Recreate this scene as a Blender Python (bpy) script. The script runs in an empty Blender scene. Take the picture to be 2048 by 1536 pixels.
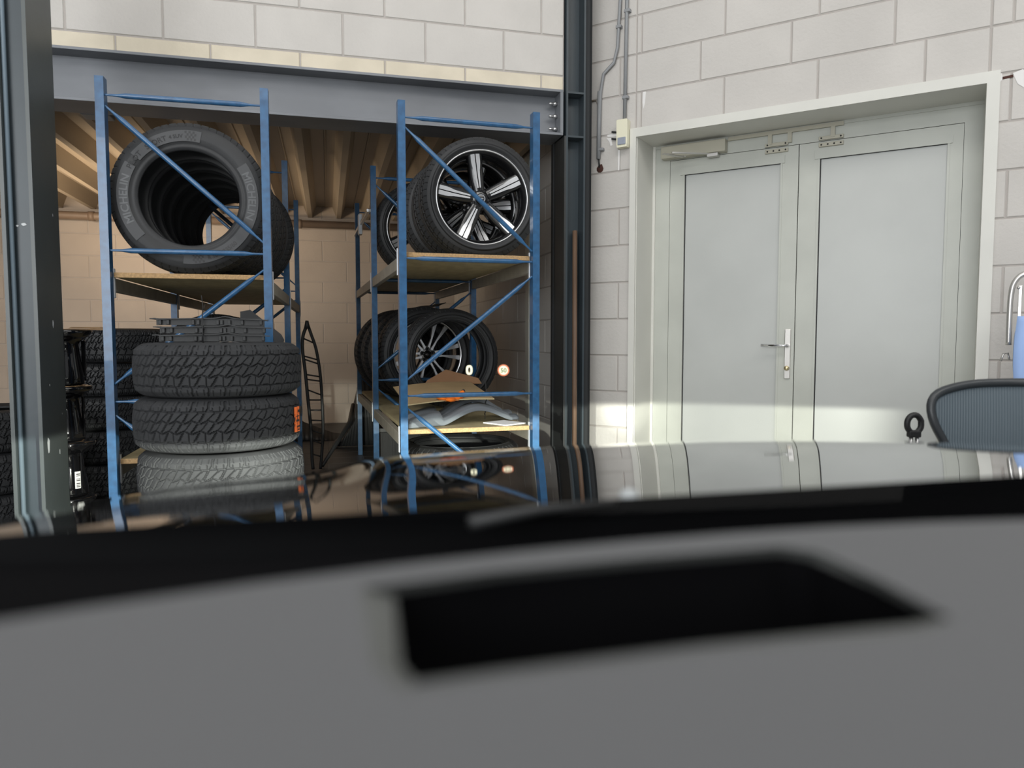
import bpy, bmesh, math, random
from mathutils import Vector, Matrix
random.seed(7)
PI = math.pi
SC = bpy.context.scene
# ---------------------------------------------------------------- camera
H = 1.07; FPX = 1450.0; TH = math.radians(3.67)
A = math.radians(14.3)                       # yaw of the tyre bay (and of the car) against the camera
U = (math.cos(A), math.sin(A)); V = (-math.sin(A), math.cos(A))
cd = bpy.data.cameras.new('camera'); cam = bpy.data.objects.new('camera', cd)
SC.collection.objects.link(cam); SC.camera = cam
cam.location = (0, 0, H); cam.rotation_euler = (PI/2 - TH, 0, 0)
cd.sensor_width = 36; cd.lens = FPX/2048*36; cd.clip_start = 0.01
cd.dof.use_dof = True; cd.dof.focus_distance = 4.6; cd.dof.aperture_fstop = 25.5/8.5
# ---------------------------------------------------------------- world, exposure
SC.view_settings.view_transform = 'Standard'; SC.view_settings.look = 'None'
SC.view_settings.exposure = 0.0; SC.view_settings.gamma = 1.0
SC.view_settings.use_curve_mapping = False
w = bpy.data.worlds.new('world'); SC.world = w; w.use_nodes = True
w.node_tree.nodes['Background'].inputs[0].default_value = (0.93, 0.96, 1.0, 1)
w.node_tree.nodes['Background'].inputs[1].default_value = 0.40

def W(u, v, z=0.0): return Vector((u*U[0]+v*V[0], u*U[1]+v*V[1], z))
def area(name, loc, aim, size, size_y, power, col):
    l = bpy.data.lights.new(name, 'AREA'); l.shape = 'RECTANGLE'; l.size = size; l.size_y = size_y
    l.energy = power; l.color = col
    o = bpy.data.objects.new(name, l); SC.collection.objects.link(o); o.location = loc
    o.rotation_euler = (Vector(aim)-Vector(loc)).to_track_quat('-Z', 'Y').to_euler(); return o
# workshop strip lights high above the car
area('ceiling_light', (-1.2, 1.2, 5.6), (-1.0, 3.2, 0), 4.0, 1.2, 70, (1, .97, .93))
area('ceiling_light', (2.6, -0.6, 5.6), (1.8, 3.4, 0.8), 4.0, 1.2, 95, (1, .97, .93))
area('ceiling_light', (-0.6, -3.4, 5.2), (0, 4.0, 1.2), 6.0, 1.6, 85, (1, .97, .94))

def light_point(name, loc, power, col, rad):
    l = bpy.data.lights.new(name, 'POINT'); l.energy = power; l.color = col; l.shadow_soft_size = rad
    o = bpy.data.objects.new(name, l); SC.collection.objects.link(o); o.location = loc; return o
# warm lamps of the low bay
area('bay_lamp', W(-2.4, 7.2, 1.2), W(-1.6, 7.9, 2.6), 1.2, .4, 34, (1, .77, .54)).data.spread = math.radians(120)
area('bay_lamp', W(-3.4, 5.4, 2.35), W(-1.9, 9.3, 1.3), 1.2, .3, 24, (1, .80, .60)).data.spread = math.radians(100)
area('front_fill_light', W(-4.2, -4.6, 2.4), W(.6, 5.5, 1.4), 5.0, 3.4, 430, (.96, .98, 1))  # added fill from behind the camera, brightens bay and side wall

def headlight(name, loc, aim, power, size, col=(.98, 1, .88)):
    l = bpy.data.lights.new(name, 'SPOT'); l.energy = power; l.color = col
    l.spot_size = math.radians(size); l.spot_blend = .35 if size > 30 else .95; l.shadow_soft_size = .018
    l.use_nodes = True; nt = l.node_tree; em = nt.nodes['Emission']
    tc = nt.nodes.new('ShaderNodeTexCoord'); sp = nt.nodes.new('ShaderNodeSeparateXYZ')
    nt.links.new(tc.outputs['Normal'], sp.inputs[0])
    az = nt.nodes.new('ShaderNodeMath'); az.operation = 'ABSOLUTE'; nt.links.new(sp.outputs[2], az.inputs[0])
    dv = nt.nodes.new('ShaderNodeMath'); dv.operation = 'DIVIDE'
    nt.links.new(sp.outputs[1], dv.inputs[0]); nt.links.new(az.outputs[0], dv.inputs[1])
    mr = nt.nodes.new('ShaderNodeMapRange'); mr.interpolation_type = 'SMOOTHSTEP'
    mr.inputs['From Min'].default_value = -.002; mr.inputs['From Max'].default_value = .012
    mr.inputs['To Min'].default_value = 1.0; mr.inputs['To Max'].default_value = .004
    nt.links.new(dv.outputs[0], mr.inputs['Value'])
    nt.links.new(mr.outputs[0], em.inputs['Strength'])
    o = bpy.data.objects.new(name, l); SC.collection.objects.link(o); o.location = loc
    o.rotation_euler = (Vector(aim)-Vector(loc)).to_track_quat('-Z', 'Y').to_euler(); return o
# ---------------------------------------------------------------- pixel helpers (2048 x 1536)
def ray(px, py):
    x = (px-1024)/FPX; y = (768-py)/FPX
    return Vector((x, math.cos(TH)+y*math.sin(TH), -math.sin(TH)+y*math.cos(TH)))
def hv(px, py, c):
    """where the sight line meets the plane at depth c in the bay: (u, v, z)"""
    d = ray(px, py); k = c/(d.x*V[0]+d.y*V[1]); p = d*k
    return (p.x*U[0]+p.y*U[1], c, H+p.z)
RB = math.atan2(-.522, .853); BX = (math.cos(RB), math.sin(RB)); BN = (-math.sin(RB), math.cos(RB))
P0 = (0.529, 5.05)
def hb(px, py, off=0.0):
    d = ray(px, py); c = BN[0]*P0[0]+BN[1]*P0[1]+off; k = c/(d.x*BN[0]+d.y*BN[1]); p = d*k
    return ((p.x-P0[0])*BX[0]+(p.y-P0[1])*BX[1], off, H+p.z)
def WB(t, n, z=0.0): return Vector((P0[0]+t*BX[0]+n*BN[0], P0[1]+t*BX[1]+n*BN[1], z))

headlight('headlight_lamp', W(-.18, 1.80, .68), W(-.35, 9.0, .44), 260, 95)
headlight('headlight_lamp', W(1.28, 1.80, .70), W(1.75, 9.0, .44), 230, 95)
headlight('headlight_beam', W(1.27, 1.82, .69), WB(.31, .0, .60), 330, 9)
headlight('headlight_beam', W(-.17, 1.82, .67), W(-.35, 9.0, .50), 190, 22)

# ---------------------------------------------------------------- materials
MATS = {}
def mat(name, col, rough=.6, metal=0.0, var=.0, vscale=6.0, bump=0.0, bscale=60.0, col2=None, coat=0.0, spec=.5, stretch=(1, 1, 1), emit=None, alpha=None, lo=.35, hi=.65):
    m = bpy.data.materials.new(name); m.use_nodes = True; nt = m.node_tree; b = nt.nodes['Principled BSDF']
    b.inputs['Base Color'].default_value = (*col, 1); b.inputs['Roughness'].default_value = rough
    b.inputs['Metallic'].default_value = metal; b.inputs['Specular IOR Level'].default_value = spec
    if coat: b.inputs['Coat Weight'].default_value = coat; b.inputs['Coat Roughness'].default_value = .02
    tc = nt.nodes.new('ShaderNodeTexCoord'); mp = nt.nodes.new('ShaderNodeMapping'); mp.inputs['Scale'].default_value = stretch
    nt.links.new(tc.outputs['Object'], mp.inputs[0])
    if var or col2:
        n = nt.nodes.new('ShaderNodeTexNoise'); n.inputs['Scale'].default_value = vscale; n.inputs['Detail'].default_value = 6
        nt.links.new(mp.outputs[0], n.inputs['Vector'])
        mr = nt.nodes.new('ShaderNodeMapRange'); mr.inputs['From Min'].default_value = lo; mr.inputs['From Max'].default_value = hi
        nt.links.new(n.outputs['Fac'], mr.inputs[0])
        mx = nt.nodes.new('ShaderNodeMix'); mx.data_type = 'RGBA'
        nt.links.new(mr.outputs[0], mx.inputs[0])
        c2 = col2 if col2 else tuple(c*(1-var) for c in col)
        mx.inputs[6].default_value = (*c2, 1); mx.inputs[7].default_value = (*col, 1)
        nt.links.new(mx.outputs[2], b.inputs['Base Color'])
    if bump:
        n2 = nt.nodes.new('ShaderNodeTexNoise'); n2.inputs['Scale'].default_value = bscale; n2.inputs['Detail'].default_value = 5
        nt.links.new(mp.outputs[0], n2.inputs['Vector'])
        bp = nt.nodes.new('ShaderNodeBump'); bp.inputs['Strength'].default_value = bump; bp.inputs['Distance'].default_value = .01
        nt.links.new(n2.outputs['Fac'], bp.inputs['Height']); nt.links.new(bp.outputs[0], b.inputs['Normal'])
    if emit:
        b.inputs['Emission Color'].default_value = (*emit[0], 1); b.inputs['Emission Strength'].default_value = emit[1]
    MATS[name] = m; return m
def srgb(r, g, b):
    return tuple(((c/255)/12.92 if c/255 <= .04045 else (((c/255)+.055)/1.055)**2.4) for c in (r, g, b))
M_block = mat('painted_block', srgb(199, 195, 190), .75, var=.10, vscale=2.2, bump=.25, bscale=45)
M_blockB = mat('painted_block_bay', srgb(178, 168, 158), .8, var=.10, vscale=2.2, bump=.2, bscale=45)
M_cream = mat('cream_lintel_block', srgb(216, 206, 186), .75, var=.12, vscale=5, bump=.2, bscale=30)
M_mortar = mat('mortar', srgb(176, 170, 165), .9, var=.1)
M_floor = mat('floor_tile', srgb(58, 58, 60), .45, var=.25, vscale=8)
M_deck = mat('steel_deck', srgb(166, 154, 136), .55, metal=.35, var=.18, vscale=3, stretch=(1, .15, 1))
M_beam = mat('grey_primer_steel', srgb(122, 125, 130), .5, metal=.3, var=.22, vscale=4, bump=.06, bscale=25, stretch=(.4, 1, 1))
M_col = mat('slate_painted_steel', srgb(54, 64, 70), .4, var=.12, vscale=5, bump=.05, bscale=30)
M_colg = mat('grey_green_painted_steel', srgb(76, 82, 82), .38, var=.12, vscale=4, bump=.05, bscale=25)
M_zinc = mat('zinc_steel', (.62, .62, .62), .3, metal=.9, var=.1)
M_blue = mat('blue_enamel', srgb(42, 92, 134), .32, var=.12, vscale=30, coat=.3, col2=srgb(34, 76, 114))
M_shelfbeam = mat('beige_shelf_beam', srgb(150, 144, 132), .5, var=.2, vscale=14)
M_clip = mat('pale_clip', srgb(205, 208, 212), .4, metal=.3)
M_chip = mat('chipboard_edge', srgb(186, 152, 108), .8, var=.3, vscale=120, bump=.3, bscale=200)
M_board = mat('chipboard_face', srgb(172, 158, 122), .7, var=.22, vscale=18, bump=.05, stretch=(1, .4, 1))
M_rubber = mat('tyre_rubber', srgb(38, 39, 41), .58, var=.14, vscale=25, bump=.05, bscale=120, spec=.5)
M_rubberat = mat('dusty_tyre_rubber', srgb(54, 55, 57), .8, var=.18, vscale=16, bump=.12, bscale=150, spec=.3)
M_letter = mat('raised_rubber_lettering', srgb(86, 88, 90), .5)
M_band = mat('sidewall_band', srgb(66, 67, 69), .6)
M_blackgloss = mat('gloss_black_plastic', (.006, .006, .007), .07, coat=.5)
M_black = mat('matt_black_plastic', (.012, .012, .013), .5, bump=.05, bscale=80)
M_darkgrey = mat('dark_grey_plastic', (.022, .023, .024), .55, bump=.05, bscale=80)
M_rimblack = mat('rim_black', (.008, .008, .009), .25, coat=.6)
M_rimsilver = mat('machined_alloy', (.78, .78, .79), .28, metal=.75)
M_chrome = mat('chrome', (.8, .8, .82), .12, metal=1)
M_trim = mat('door_casing_paint', srgb(212, 211, 204), .45, var=.06, vscale=3)
M_frame = mat('door_frame_paint', srgb(188, 190, 182), .4, var=.10, vscale=3.5)
M_leaf = mat('door_leaf_paint', srgb(186, 188, 185), .4, var=.07, vscale=2.2)
M_gasket = mat('black_gasket', (.01, .01, .012), .6)
M_closer = mat('closer_beige', srgb(176, 172, 156), .4)
M_alu = mat('brushed_alu', (.62, .60, .57), .35, metal=.8)
M_brass = mat('brass', (.6, .5, .3), .3, metal=.9)
M_cond = mat('grey_conduit', srgb(140, 142, 144), .5)
M_pir = mat('ivory_plastic', srgb(228, 224, 200), .4)
M_lens = mat('grey_lens', srgb(150, 156, 168), .2)
M_pipe = mat('brown_pipe', srgb(134, 116, 100), .5, var=.15)
M_wood = mat('worn_wood', srgb(112, 88, 70), .6, var=.3, vscale=20, stretch=(1, 1, .1))
M_card = mat('brown_cardboard', srgb(140, 104, 74), .8, var=.15, vscale=8)
M_cardlight = mat('cardboard_pale_side', srgb(196, 180, 138), .8, var=.12, vscale=8)
M_orange = mat('orange_cloth', srgb(240, 120, 20), .8, bump=.3, bscale=60)
M_label = mat('orange_paper', srgb(244, 120, 54), .7)
M_ink = mat('ink', (.03, .02, .02), .8)
M_paper = mat('white_paper', srgb(235, 235, 235), .7)
M_greyabs = mat('grey_plastic_sill', srgb(108, 114, 120), .45, var=.08)
M_bluecloth = mat('light_blue_cloth', srgb(160, 188, 236), .85, var=.06, vscale=5)
M_mesh = mat('charcoal_mesh', srgb(84, 96, 104), .55)
M_chairframe = mat('charcoal_frame', (.03, .034, .038), .4)
M_paint = mat('black_car_paint', (.0035, .0036, .004), .035, coat=1.0, spec=.8)
M_dash = mat('grey_dashboard_skin', srgb(92, 93, 95), .7, bump=.1, bscale=300)
M_well = mat('black_flock', (.003, .003, .0035), .95, spec=.05)
M_dashrim = mat('grey_dashboard_rim', srgb(96, 98, 96), .5)
M_dirt = mat('rust_dirt', srgb(70, 42, 34), .9)
M_patch = mat('white_filler', srgb(226, 224, 222), .8)

# ---------------------------------------------------------------- mesh helpers
class MB:
    def __init__(s): s.v = []; s.f = []; s.sm = []; s.mi = []
    def add(s, vs, fs, smooth=False, mi=0):
        k = len(s.v); s.v += [tuple(p) for p in vs]
        for f in fs: s.f.append([i+k for i in f]); s.sm.append(smooth); s.mi.append(mi)
        return s
    def box(s, x0, x1, y0, y1, z0, z1, M=None, mi=0, bev=0.0):
        if bev > 0:
            bm = bmesh.new(); bmesh.ops.create_cube(bm, size=1)
            for q in bm.verts: q.co = Vector(((x0+x1)/2+q.co.x*(x1-x0), (y0+y1)/2+q.co.y*(y1-y0), (z0+z1)/2+q.co.z*(z1-z0)))
            bmesh.ops.bevel(bm, geom=bm.edges[:], offset=bev, segments=2, affect='EDGES', profile=.5)
            bm.verts.index_update(); vs = [q.co.copy() for q in bm.verts]; fs = [[q.index for q in f.verts] for f in bm.faces]; bm.free()
        else:
            vs = [Vector(p) for p in ((x0,y0,z0),(x1,y0,z0),(x1,y1,z0),(x0,y1,z0),(x0,y0,z1),(x1,y0,z1),(x1,y1,z1),(x0,y1,z1))]
            fs = [(0,3,2,1),(4,5,6,7),(0,1,5,4),(1,2,6,5),(2,3,7,6),(3,0,4,7)]
        if M is not None: vs = [M @ p for p in vs]
        return s.add(vs, fs, False, mi)
    def tube(s, pts, r, n=12, closed=False, cap=True, mi=0, rs=None, flat=1.0):
        pts = [Vector(p) for p in pts]; m = len(pts); rings = []; up = None
        for i, p in enumerate(pts):
            if closed: d = pts[(i+1) % m]-pts[i-1]
            else: d = pts[min(i+1, m-1)]-pts[max(i-1, 0)]
            d.normalize()
            if up is None:
                up = Vector((0, 0, 1)) if abs(d.z) < .9 else Vector((1, 0, 0))
            up = (up-d*up.dot(d)).normalized(); sd = d.cross(up)
            rr = rs[i] if rs else r
            rings.append([p+(up*math.cos(2*PI*k/n)+sd*math.sin(2*PI*k/n)*flat)*rr for k in range(n)])
        vs = [q for rg in rings for q in rg]; fs = []
        for i in range(m if closed else m-1):
            j = (i+1) % m
            for k in range(n): fs.append((i*n+k, i*n+(k+1) % n, j*n+(k+1) % n, j*n+k))
        if cap and not closed: fs.append(list(range(n))[::-1]); fs.append([(m-1)*n+k for k in range(n)])
        return s.add(vs, fs, True, mi)
    def lathe(s, prof, n=64, axis='Z', M=None, closed=False, mi=0, a0=0.0, a1=2*PI):
        full = abs(a1-a0-2*PI) < 1e-6; cols = n if full else n+1; vs = []; m = len(prof)
        for k in range(cols):
            t = a0+(a1-a0)*k/n; c, q = math.cos(t), math.sin(t)
            for (r, h) in prof:
                vs.append(Vector((r*c, r*q, h)) if axis == 'Z' else Vector((r*c, h, r*q)))
        if M is not None: vs = [M @ p for p in vs]
        fs = []
        for k in range(n):
            j = (k+1) % cols
            for i in range(m if closed else m-1):
                i2 = (i+1) % m; fs.append((k*m+i, j*m+i, j*m+i2, k*m+i2))
        return s.add(vs, fs, True, mi)
    def prism(s, poly, d0, d1, plane='XZ', M=None, mi=0):
        n = len(poly)
        def P(p, d):
            return Vector((p[0], d, p[1])) if plane == 'XZ' else (Vector((p[0], p[1], d)) if plane == 'XY' else Vector((d, p[0], p[1])))
        vs = [P(p, d0) for p in poly]+[P(p, d1) for p in poly]
        if M is not None: vs = [M @ p for p in vs]
        fs = [list(range(n))[::-1], [n+i for i in range(n)]]+[(i, (i+1) % n, n+(i+1) % n, n+i) for i in range(n)]
        return s.add(vs, fs, False, mi)
    def grid(s, fn, nu, nv, smooth=True, mi=0):
        vs = [fn(i/nu, j/nv) for i in range(nu+1) for j in range(nv+1)]
        fs = [(i*(nv+1)+j, (i+1)*(nv+1)+j, (i+1)*(nv+1)+j+1, i*(nv+1)+j+1) for i in range(nu) for j in range(nv)]
        return s.add(vs, fs, smooth, mi)
    def mesh(s, name, mats):
        me = bpy.data.meshes.new(name); me.from_pydata(s.v, [], s.f)
        for p, q, k in zip(me.polygons, s.sm, s.mi): p.use_smooth = q; p.material_index = k
        for m in (mats if isinstance(mats, (list, tuple)) else [mats]): me.materials.append(m)
        bm = bmesh.new(); bm.from_mesh(me); bmesh.ops.recalc_face_normals(bm, faces=bm.faces); bm.to_mesh(me); bm.free()
        return me
    def obj(s, name, mats, parent=None, loc=None, rz=0.0, rot=None):
        o = bpy.data.objects.new(name, s.mesh(name, mats)); SC.collection.objects.link(o)
        if parent: o.parent = parent
        if loc is not None: o.location = loc
        o.rotation_euler = rot if rot else (0, 0, rz)
        return o
def tag(o, label, cat, group=None):
    o['label'] = label; o['category'] = cat
    if group: o['group'] = group
    return o
def thing(name, label, cat, loc=(0, 0, 0), rz=0.0, group=None, rot=None):
    o = bpy.data.objects.new(name, None); SC.collection.objects.link(o); o.empty_display_size = .1
    o.location = loc; o.rotation_euler = rot if rot else (0, 0, rz); return tag(o, label, cat, group)
def struct(o): o['kind'] = 'structure'; return o
KIDS = {}
def kids(o): return [c for c in bpy.data.objects if c.parent == o]
def dup(root, loc, rot, label, group=None):
    r = root.copy(); SC.collection.objects.link(r); r.location = loc; r.rotation_euler = rot; r['label'] = label
    if group: r['group'] = group
    for ch in kids(root):
        c = ch.copy(); SC.collection.objects.link(c); c.parent = r
        for g in kids(ch):
            d = g.copy(); SC.collection.objects.link(d); d.parent = c
    return r
_fc = {}
def text_geo(txt, size, bold=0.0, extr=0.0):
    """letters as vertices / faces in the XY plane, left aligned at 0, baseline 0"""
    key = (txt, size, bold, extr)
    if key in _fc: return _fc[key]
    cu = bpy.data.curves.new('t', 'FONT'); cu.body = txt; cu.size = size; cu.extrude = extr; cu.offset = bold; cu.resolution_u = 3
    o = bpy.data.objects.new('t', cu); SC.collection.objects.link(o)
    dg = bpy.context.evaluated_depsgraph_get(); me = bpy.data.meshes.new_from_object(o.evaluated_get(dg))
    r = ([v.co.copy() for v in me.vertices], [list(p.vertices) for p in me.polygons])
    bpy.data.objects.remove(o); bpy.data.curves.remove(cu); bpy.data.meshes.remove(me)
    _fc[key] = r; return r

# ================================================================ THE SETTING
def block_wall(mb, regions, zph, hrow, L, phase, even, inset=.006, bevel=.004, origin=0.0, mi=0):
    """running-bond blocks with recessed joints; local x along, y into the wall, z up"""
    for (x0, x1, z0, z1) in regions:
        k0 = math.floor((z0-zph)/hrow); k1 = math.ceil((z1-zph)/hrow)
        for k in range(k0, k1):
            ph = phase[(k-even) % 2]; a, b = zph+k*hrow, zph+(k+1)*hrow
            j0 = math.floor((x0-ph)/L); j1 = math.ceil((x1-ph)/L)
            for j in range(j0, j1):
                c, d = ph+j*L, ph+(j+1)*L
                X0, X1, Z0, Z1 = max(c, x0), min(d, x1), max(a, z0), min(b, z1)
                if X1-X0 < .02 or Z1-Z0 < .02: continue
                g = .004
                o = [(X0+g, inset, Z0+g), (X1-g, inset, Z0+g), (X1-g, inset, Z1-g), (X0+g, inset, Z1-g)]
                q = g+bevel; dy = random.uniform(0, .0012)
                i = [(X0+q, dy, Z0+q), (X1-q, dy, Z0+q), (X1-q, dy, Z1-q), (X0+q, dy, Z1-q)]
                mb.add(o+i, [(4, 5, 6, 7), (0, 1, 5, 4), (1, 2, 6, 5), (2, 3, 7, 6), (3, 0, 4, 7)], False, mi)
        mb.add([(x0, inset, z0), (x1, inset, z0), (x1, inset, z1), (x0, inset, z1)], [(0, 1, 2, 3)], False, 1)

ZTOP = 6.0
# wall above the beam
mb = MB(); VA = 4.50
block_wall(mb, [(-9, 1.495, 2.735, ZTOP)], 2.735, .2465, .49, (-.37, -.125), 0)
cr = MB()
block_wall(mb, [(-9, 1.495, 2.64, 2.735)], 2.735-.2465, .2465, .49, (-.125, -.37), 0, mi=2)
mb.box(-9, 1.495, .0065, .2, 2.66, ZTOP)
struct(mb.obj('wall_front', [M_block, M_mortar, M_cream], None, W(0, VA+.02), A))
# wall with the double door
TL, TR, ZD = .345, 2.275, 2.385
mb = MB()
block_wall(mb, [(0, TL-.01, 0, ZTOP), (TL-.01, TR+.01, ZD+.02, ZTOP), (TR+.01, 5.2, 0, ZTOP)], 1.195, .2465, .54, (.22, .37), 0)
mb.box(0, TL-.01, .0065, .3, 0, ZTOP); mb.box(TL-.01, TR+.01, .0065, .3, ZD+.02, ZTOP); mb.box(TR+.01, 5.2, .0065, .3, 0, ZTOP)
struct(mb.obj('wall_right', [M_block, M_mortar], None, WB(0, 0), RB))
# bay walls
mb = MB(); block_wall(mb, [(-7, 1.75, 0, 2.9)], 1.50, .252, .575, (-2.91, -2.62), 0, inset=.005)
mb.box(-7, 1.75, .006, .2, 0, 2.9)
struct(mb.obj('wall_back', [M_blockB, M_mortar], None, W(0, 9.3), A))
mb = MB(); block_wall(mb, [(-9.3, -4.78, 0, 2.68)], 1.20, .2465, .54, (-5.0, -4.73), 0, inset=.005)
mb.box(-9.3, -4.78, .006, .15, 0, 2.68)
struct(mb.obj('wall_side', [M_block, M_mortar], None, W(1.60, 0), A-PI/2))
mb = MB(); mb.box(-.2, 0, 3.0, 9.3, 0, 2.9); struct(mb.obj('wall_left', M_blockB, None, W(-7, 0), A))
# floor: dark tiles with pale joints
mb = MB(); mb.box(-9, 6, -5, 9.5, -.12, -.004, mi=1)
tw = .30
for i in range(-30, 20):
    for j in range(15, 31):
        mb.box(i*tw+.002, (i+1)*tw-.002, j*tw+.002, (j+1)*tw-.002, -.006, 0)
M_grout = mat('pale_grout', srgb(150, 150, 146), .8)
mb.box(-9, 6, -5, 15*tw, -.006, .0, mi=2)
M_epoxy = mat('grey_workshop_floor', srgb(150, 150, 148), .5, var=.12, vscale=2)
struct(mb.obj('floor', [M_floor, M_grout, M_epoxy], None, W(0, 0), A))
# corrugated ceiling deck of the bay
mb = MB(); per = .34; prof = []
u = -7.0
while u < 1.7:
    prof += [(u, 2.53), (u+.05, 2.53), (u+.10, 2.67), (u+.20, 2.67), (u+.205, 2.66), (u+.215, 2.66), (u+.22, 2.67), (u+.29, 2.67)]
    u += per
prof.append((u, 2.53))
n = len(prof); vs = [(p[0], 4.72, p[1]) for p in prof]+[(p[0], 9.3, p[1]) for p in prof]
mb.add(vs, [(i, i+1, n+i+1, n+i) for i in range(n-1)])
mb.box(-7, 1.55, 4.80, 9.3, 2.70, 2.86)
struct(mb.obj('ceiling', M_deck, None, W(0, 0), A))
# pale strip that closes the bay's side wall
mb = MB(); mb.box(-.02, .02, -.05, .05, 0, 2.5, bev=.004)
struct(mb.obj('trim_1', M_frame, None, W(1.575, 5.62), A))
# door casing and deep reveal
mb = MB(); e = .058
mb.box(TL-.042, TL, -.018, .30, 0, ZD+e); mb.box(TR, TR+e, -.018, .30, 0, ZD+e); mb.box(TL, TR, -.018, .30, ZD, ZD+e)
mb.box(TL, TL+.004, .0, .30, 0, ZD); mb.box(TL+.0, TL+.022, .29, .33, 0, ZD)
struct(mb.obj('trim_2', M_trim, None, WB(0, 0), RB))
# frame behind
mb = MB(); n0 = .30; LT = 2.275
mb.box(TL+.022, .468, n0, n0+.07, 0, ZD); mb.box(2.184, TR, n0, n0+.07, 0, ZD); mb.box(.468, 2.184, n0, n0+.07, LT+.003, ZD)
mb.box(TL+.022, TR, n0-.006, n0+.02, ZD-.02, ZD)
struct(mb.obj('trim_3', M_frame, None, WB(0, 0), RB))
mb = MB(); mb.box(.2, 2.4, n0+.075, n0+.1, 0, 2.5); struct(mb.obj('trim_4', M_gasket, None, WB(0, 0), RB))
def door(name, x0, x1, pl, pr, pt, dirn):
    root = bpy.data.objects.new(name, None); SC.collection.objects.link(root); root.location = WB(0, 0); root.rotation_euler = (0, 0, RB); struct(root)
    f = MB(); nn = n0+.002
    f.box(x0, pl, nn, nn+.05, .02, LT); f.box(pr, x1, nn, nn+.05, .02, LT); f.box(pl, pr, nn, nn+.05, pt, LT); f.box(pl, pr, nn, nn+.05, .02, .12)
    # raised bead on the head of the panel
    f.box(pl-.03, pr+.025, nn-.007, nn, pt-.004, pt+.045); f.box(pl-.012, pl, nn-.004, nn, .12, pt); f.box(pr, pr+.012, nn-.004, nn, .12, pt)
    f.obj('stile_frame', M_frame, root)
    MB().box(pl+.006, pr, nn+.012, nn+.03, .12, pt-.006).obj('panel', M_leaf, root)
    g = MB(); g.box(pl, pl+.006, nn+.010, nn+.028, .12, pt); g.box(pl, pr, nn+.010, nn+.028, pt-.006, pt)
    g.obj('gasket', M_gasket, root)
    return root
pt = hb(1500, 333, .3)[2]
d1 = door('door_1', .470, 1.302, .572, 1.196, pt, 1)
d2 = door('door_2', 1.307, 2.182, 1.428, 2.105, pt, 1)
# lever handle on the left leaf
hr = MB().box(1.247, 1.283, n0-.010, n0+.002, .807, 1.124, bev=.003).obj('handle_plate', M_alu, d1)
h = MB(); h.tube([(1.268, n0-.01, 1.018), (1.268, n0-.055, 1.018)], .010); h.tube([(1.272, n0-.055, 1.018), (1.245, n0-.058, 1.018), (1.11, n0-.052, 1.020)], .0085, flat=.7)
h.obj('lever', M_chrome, hr)
h = MB(); h.lathe([(0, -.035), (.012, -.035), (.015, -.030), (.015, -.012), (.010, -.010), (.010, 0)], 24, 'Y', Matrix.Translation((1.266, n0-.008, .875))); h.obj('lock_knob', M_brass, hr)
def plate(t, z, par, nh):
    m = MB(); m.box(t-.07, t+.07, n0-.012, n0+.004, z-.012, z+.012, bev=.002)
    for q in (-.055, -.018, .018, .055): m.lathe([(0, -.003), (.005, -.003), (.005, 0)], 10, 'Y', Matrix.Translation((t+q, n0-.012, z)), mi=1)
    return m.obj('strike_plate', [M_closer, M_gasket], par)
plate(1.17, LT-.022, d1, 4); plate(1.49, LT-.022, d2, 4)
# closer above the left leaf
cl = thing('door_closer', 'beige door closer box with folding arm at the head of the left leaf', 'door closer', WB(.5, n0-.004, 2.31), RB)
MB().box(-.075, .36, -.065, 0, -.028, .052, bev=.004).obj('body', M_closer, cl)
m = MB(); m.tube([(.085, -.05, -.03), (.085, -.05, .0)], .011); m.obj('spindle', M_chrome, cl)
m = MB(); m.box(0, .17, -.012, .012, -.004, .004, Matrix.Translation((.085, -.075, -.035)) @ Matrix.Rotation(math.radians(-120), 4, 'Z')); m.obj('arm', M_alu, cl)
m = MB(); m.box(0, .25, -.009, .009, -.004, .004, Matrix.Translation((.05, -.20, -.03)) @ Matrix.Rotation(math.radians(38), 4, 'Z')); m.box(.24, .31, -.055, 0, -.05, -.03); m.obj('link_arm', M_alu, cl)
# flat catch rail with its brackets
cr = thing('catch_rail', 'flat steel catch rail with drop brackets along the head of the frame', 'rail', WB(0, n0-.004), RB)
m = MB(); m.box(.865, 1.56, -.014, 0, 2.355, 2.378); m.obj('bar', M_closer, cr)
for t in (1.13, 1.25, 1.50):
    MB().box(t-.012, t+.012, -.016, 0, LT+.018, 2.36).obj('drop_bracket', M_closer, cr)
for t in (1.17, 1.49):
    m = MB(); m.box(t-.07, t+.07, -.012, 0, LT+.006, LT+.028, bev=.002)
    for q in (-.055, .055): m.lathe([(0, -.003), (.005, -.003), (.005, 0)], 10, 'Y', Matrix.Translation((t+q, -.012, LT+.017)), mi=1)
    m.obj('catch_plate', [M_closer, M_gasket], cr)

# ================================================================ STEELWORK
ZB0, ZB1 = 2.36, 2.645
bm_ = thing('steel_beam', 'long grey steel girder spanning over the blue tyre racks', 'beam', W(-4.0, VA, ZB0), A); bm_['kind'] = 'structure'
LB = 5.485
MB().box(-4, LB-.02, .115, .13, .016, ZB1-ZB0-.016).obj('web', M_beam, bm_)
MB().box(-4, LB, 0, .25, 0, .016, bev=.002).obj('flange', M_beam, bm_)
MB().box(-4, LB, 0, .25, ZB1-ZB0-.016, ZB1-ZB0, bev=.002).obj('flange', M_beam, bm_)
MB().box(LB-.02, LB, 0, .25, .016, ZB1-ZB0-.016).obj('end_plate', M_beam, bm_)
for q in (.055, .135, .215):
    m = MB(); m.tube([(LB-.075, .07, q), (LB-.045, .07, q)], .008, 10); m.tube([(LB-.045, .07, q), (LB-.02, .07, q)], .014, 6); m.obj('bolt', M_zinc, bm_)
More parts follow.
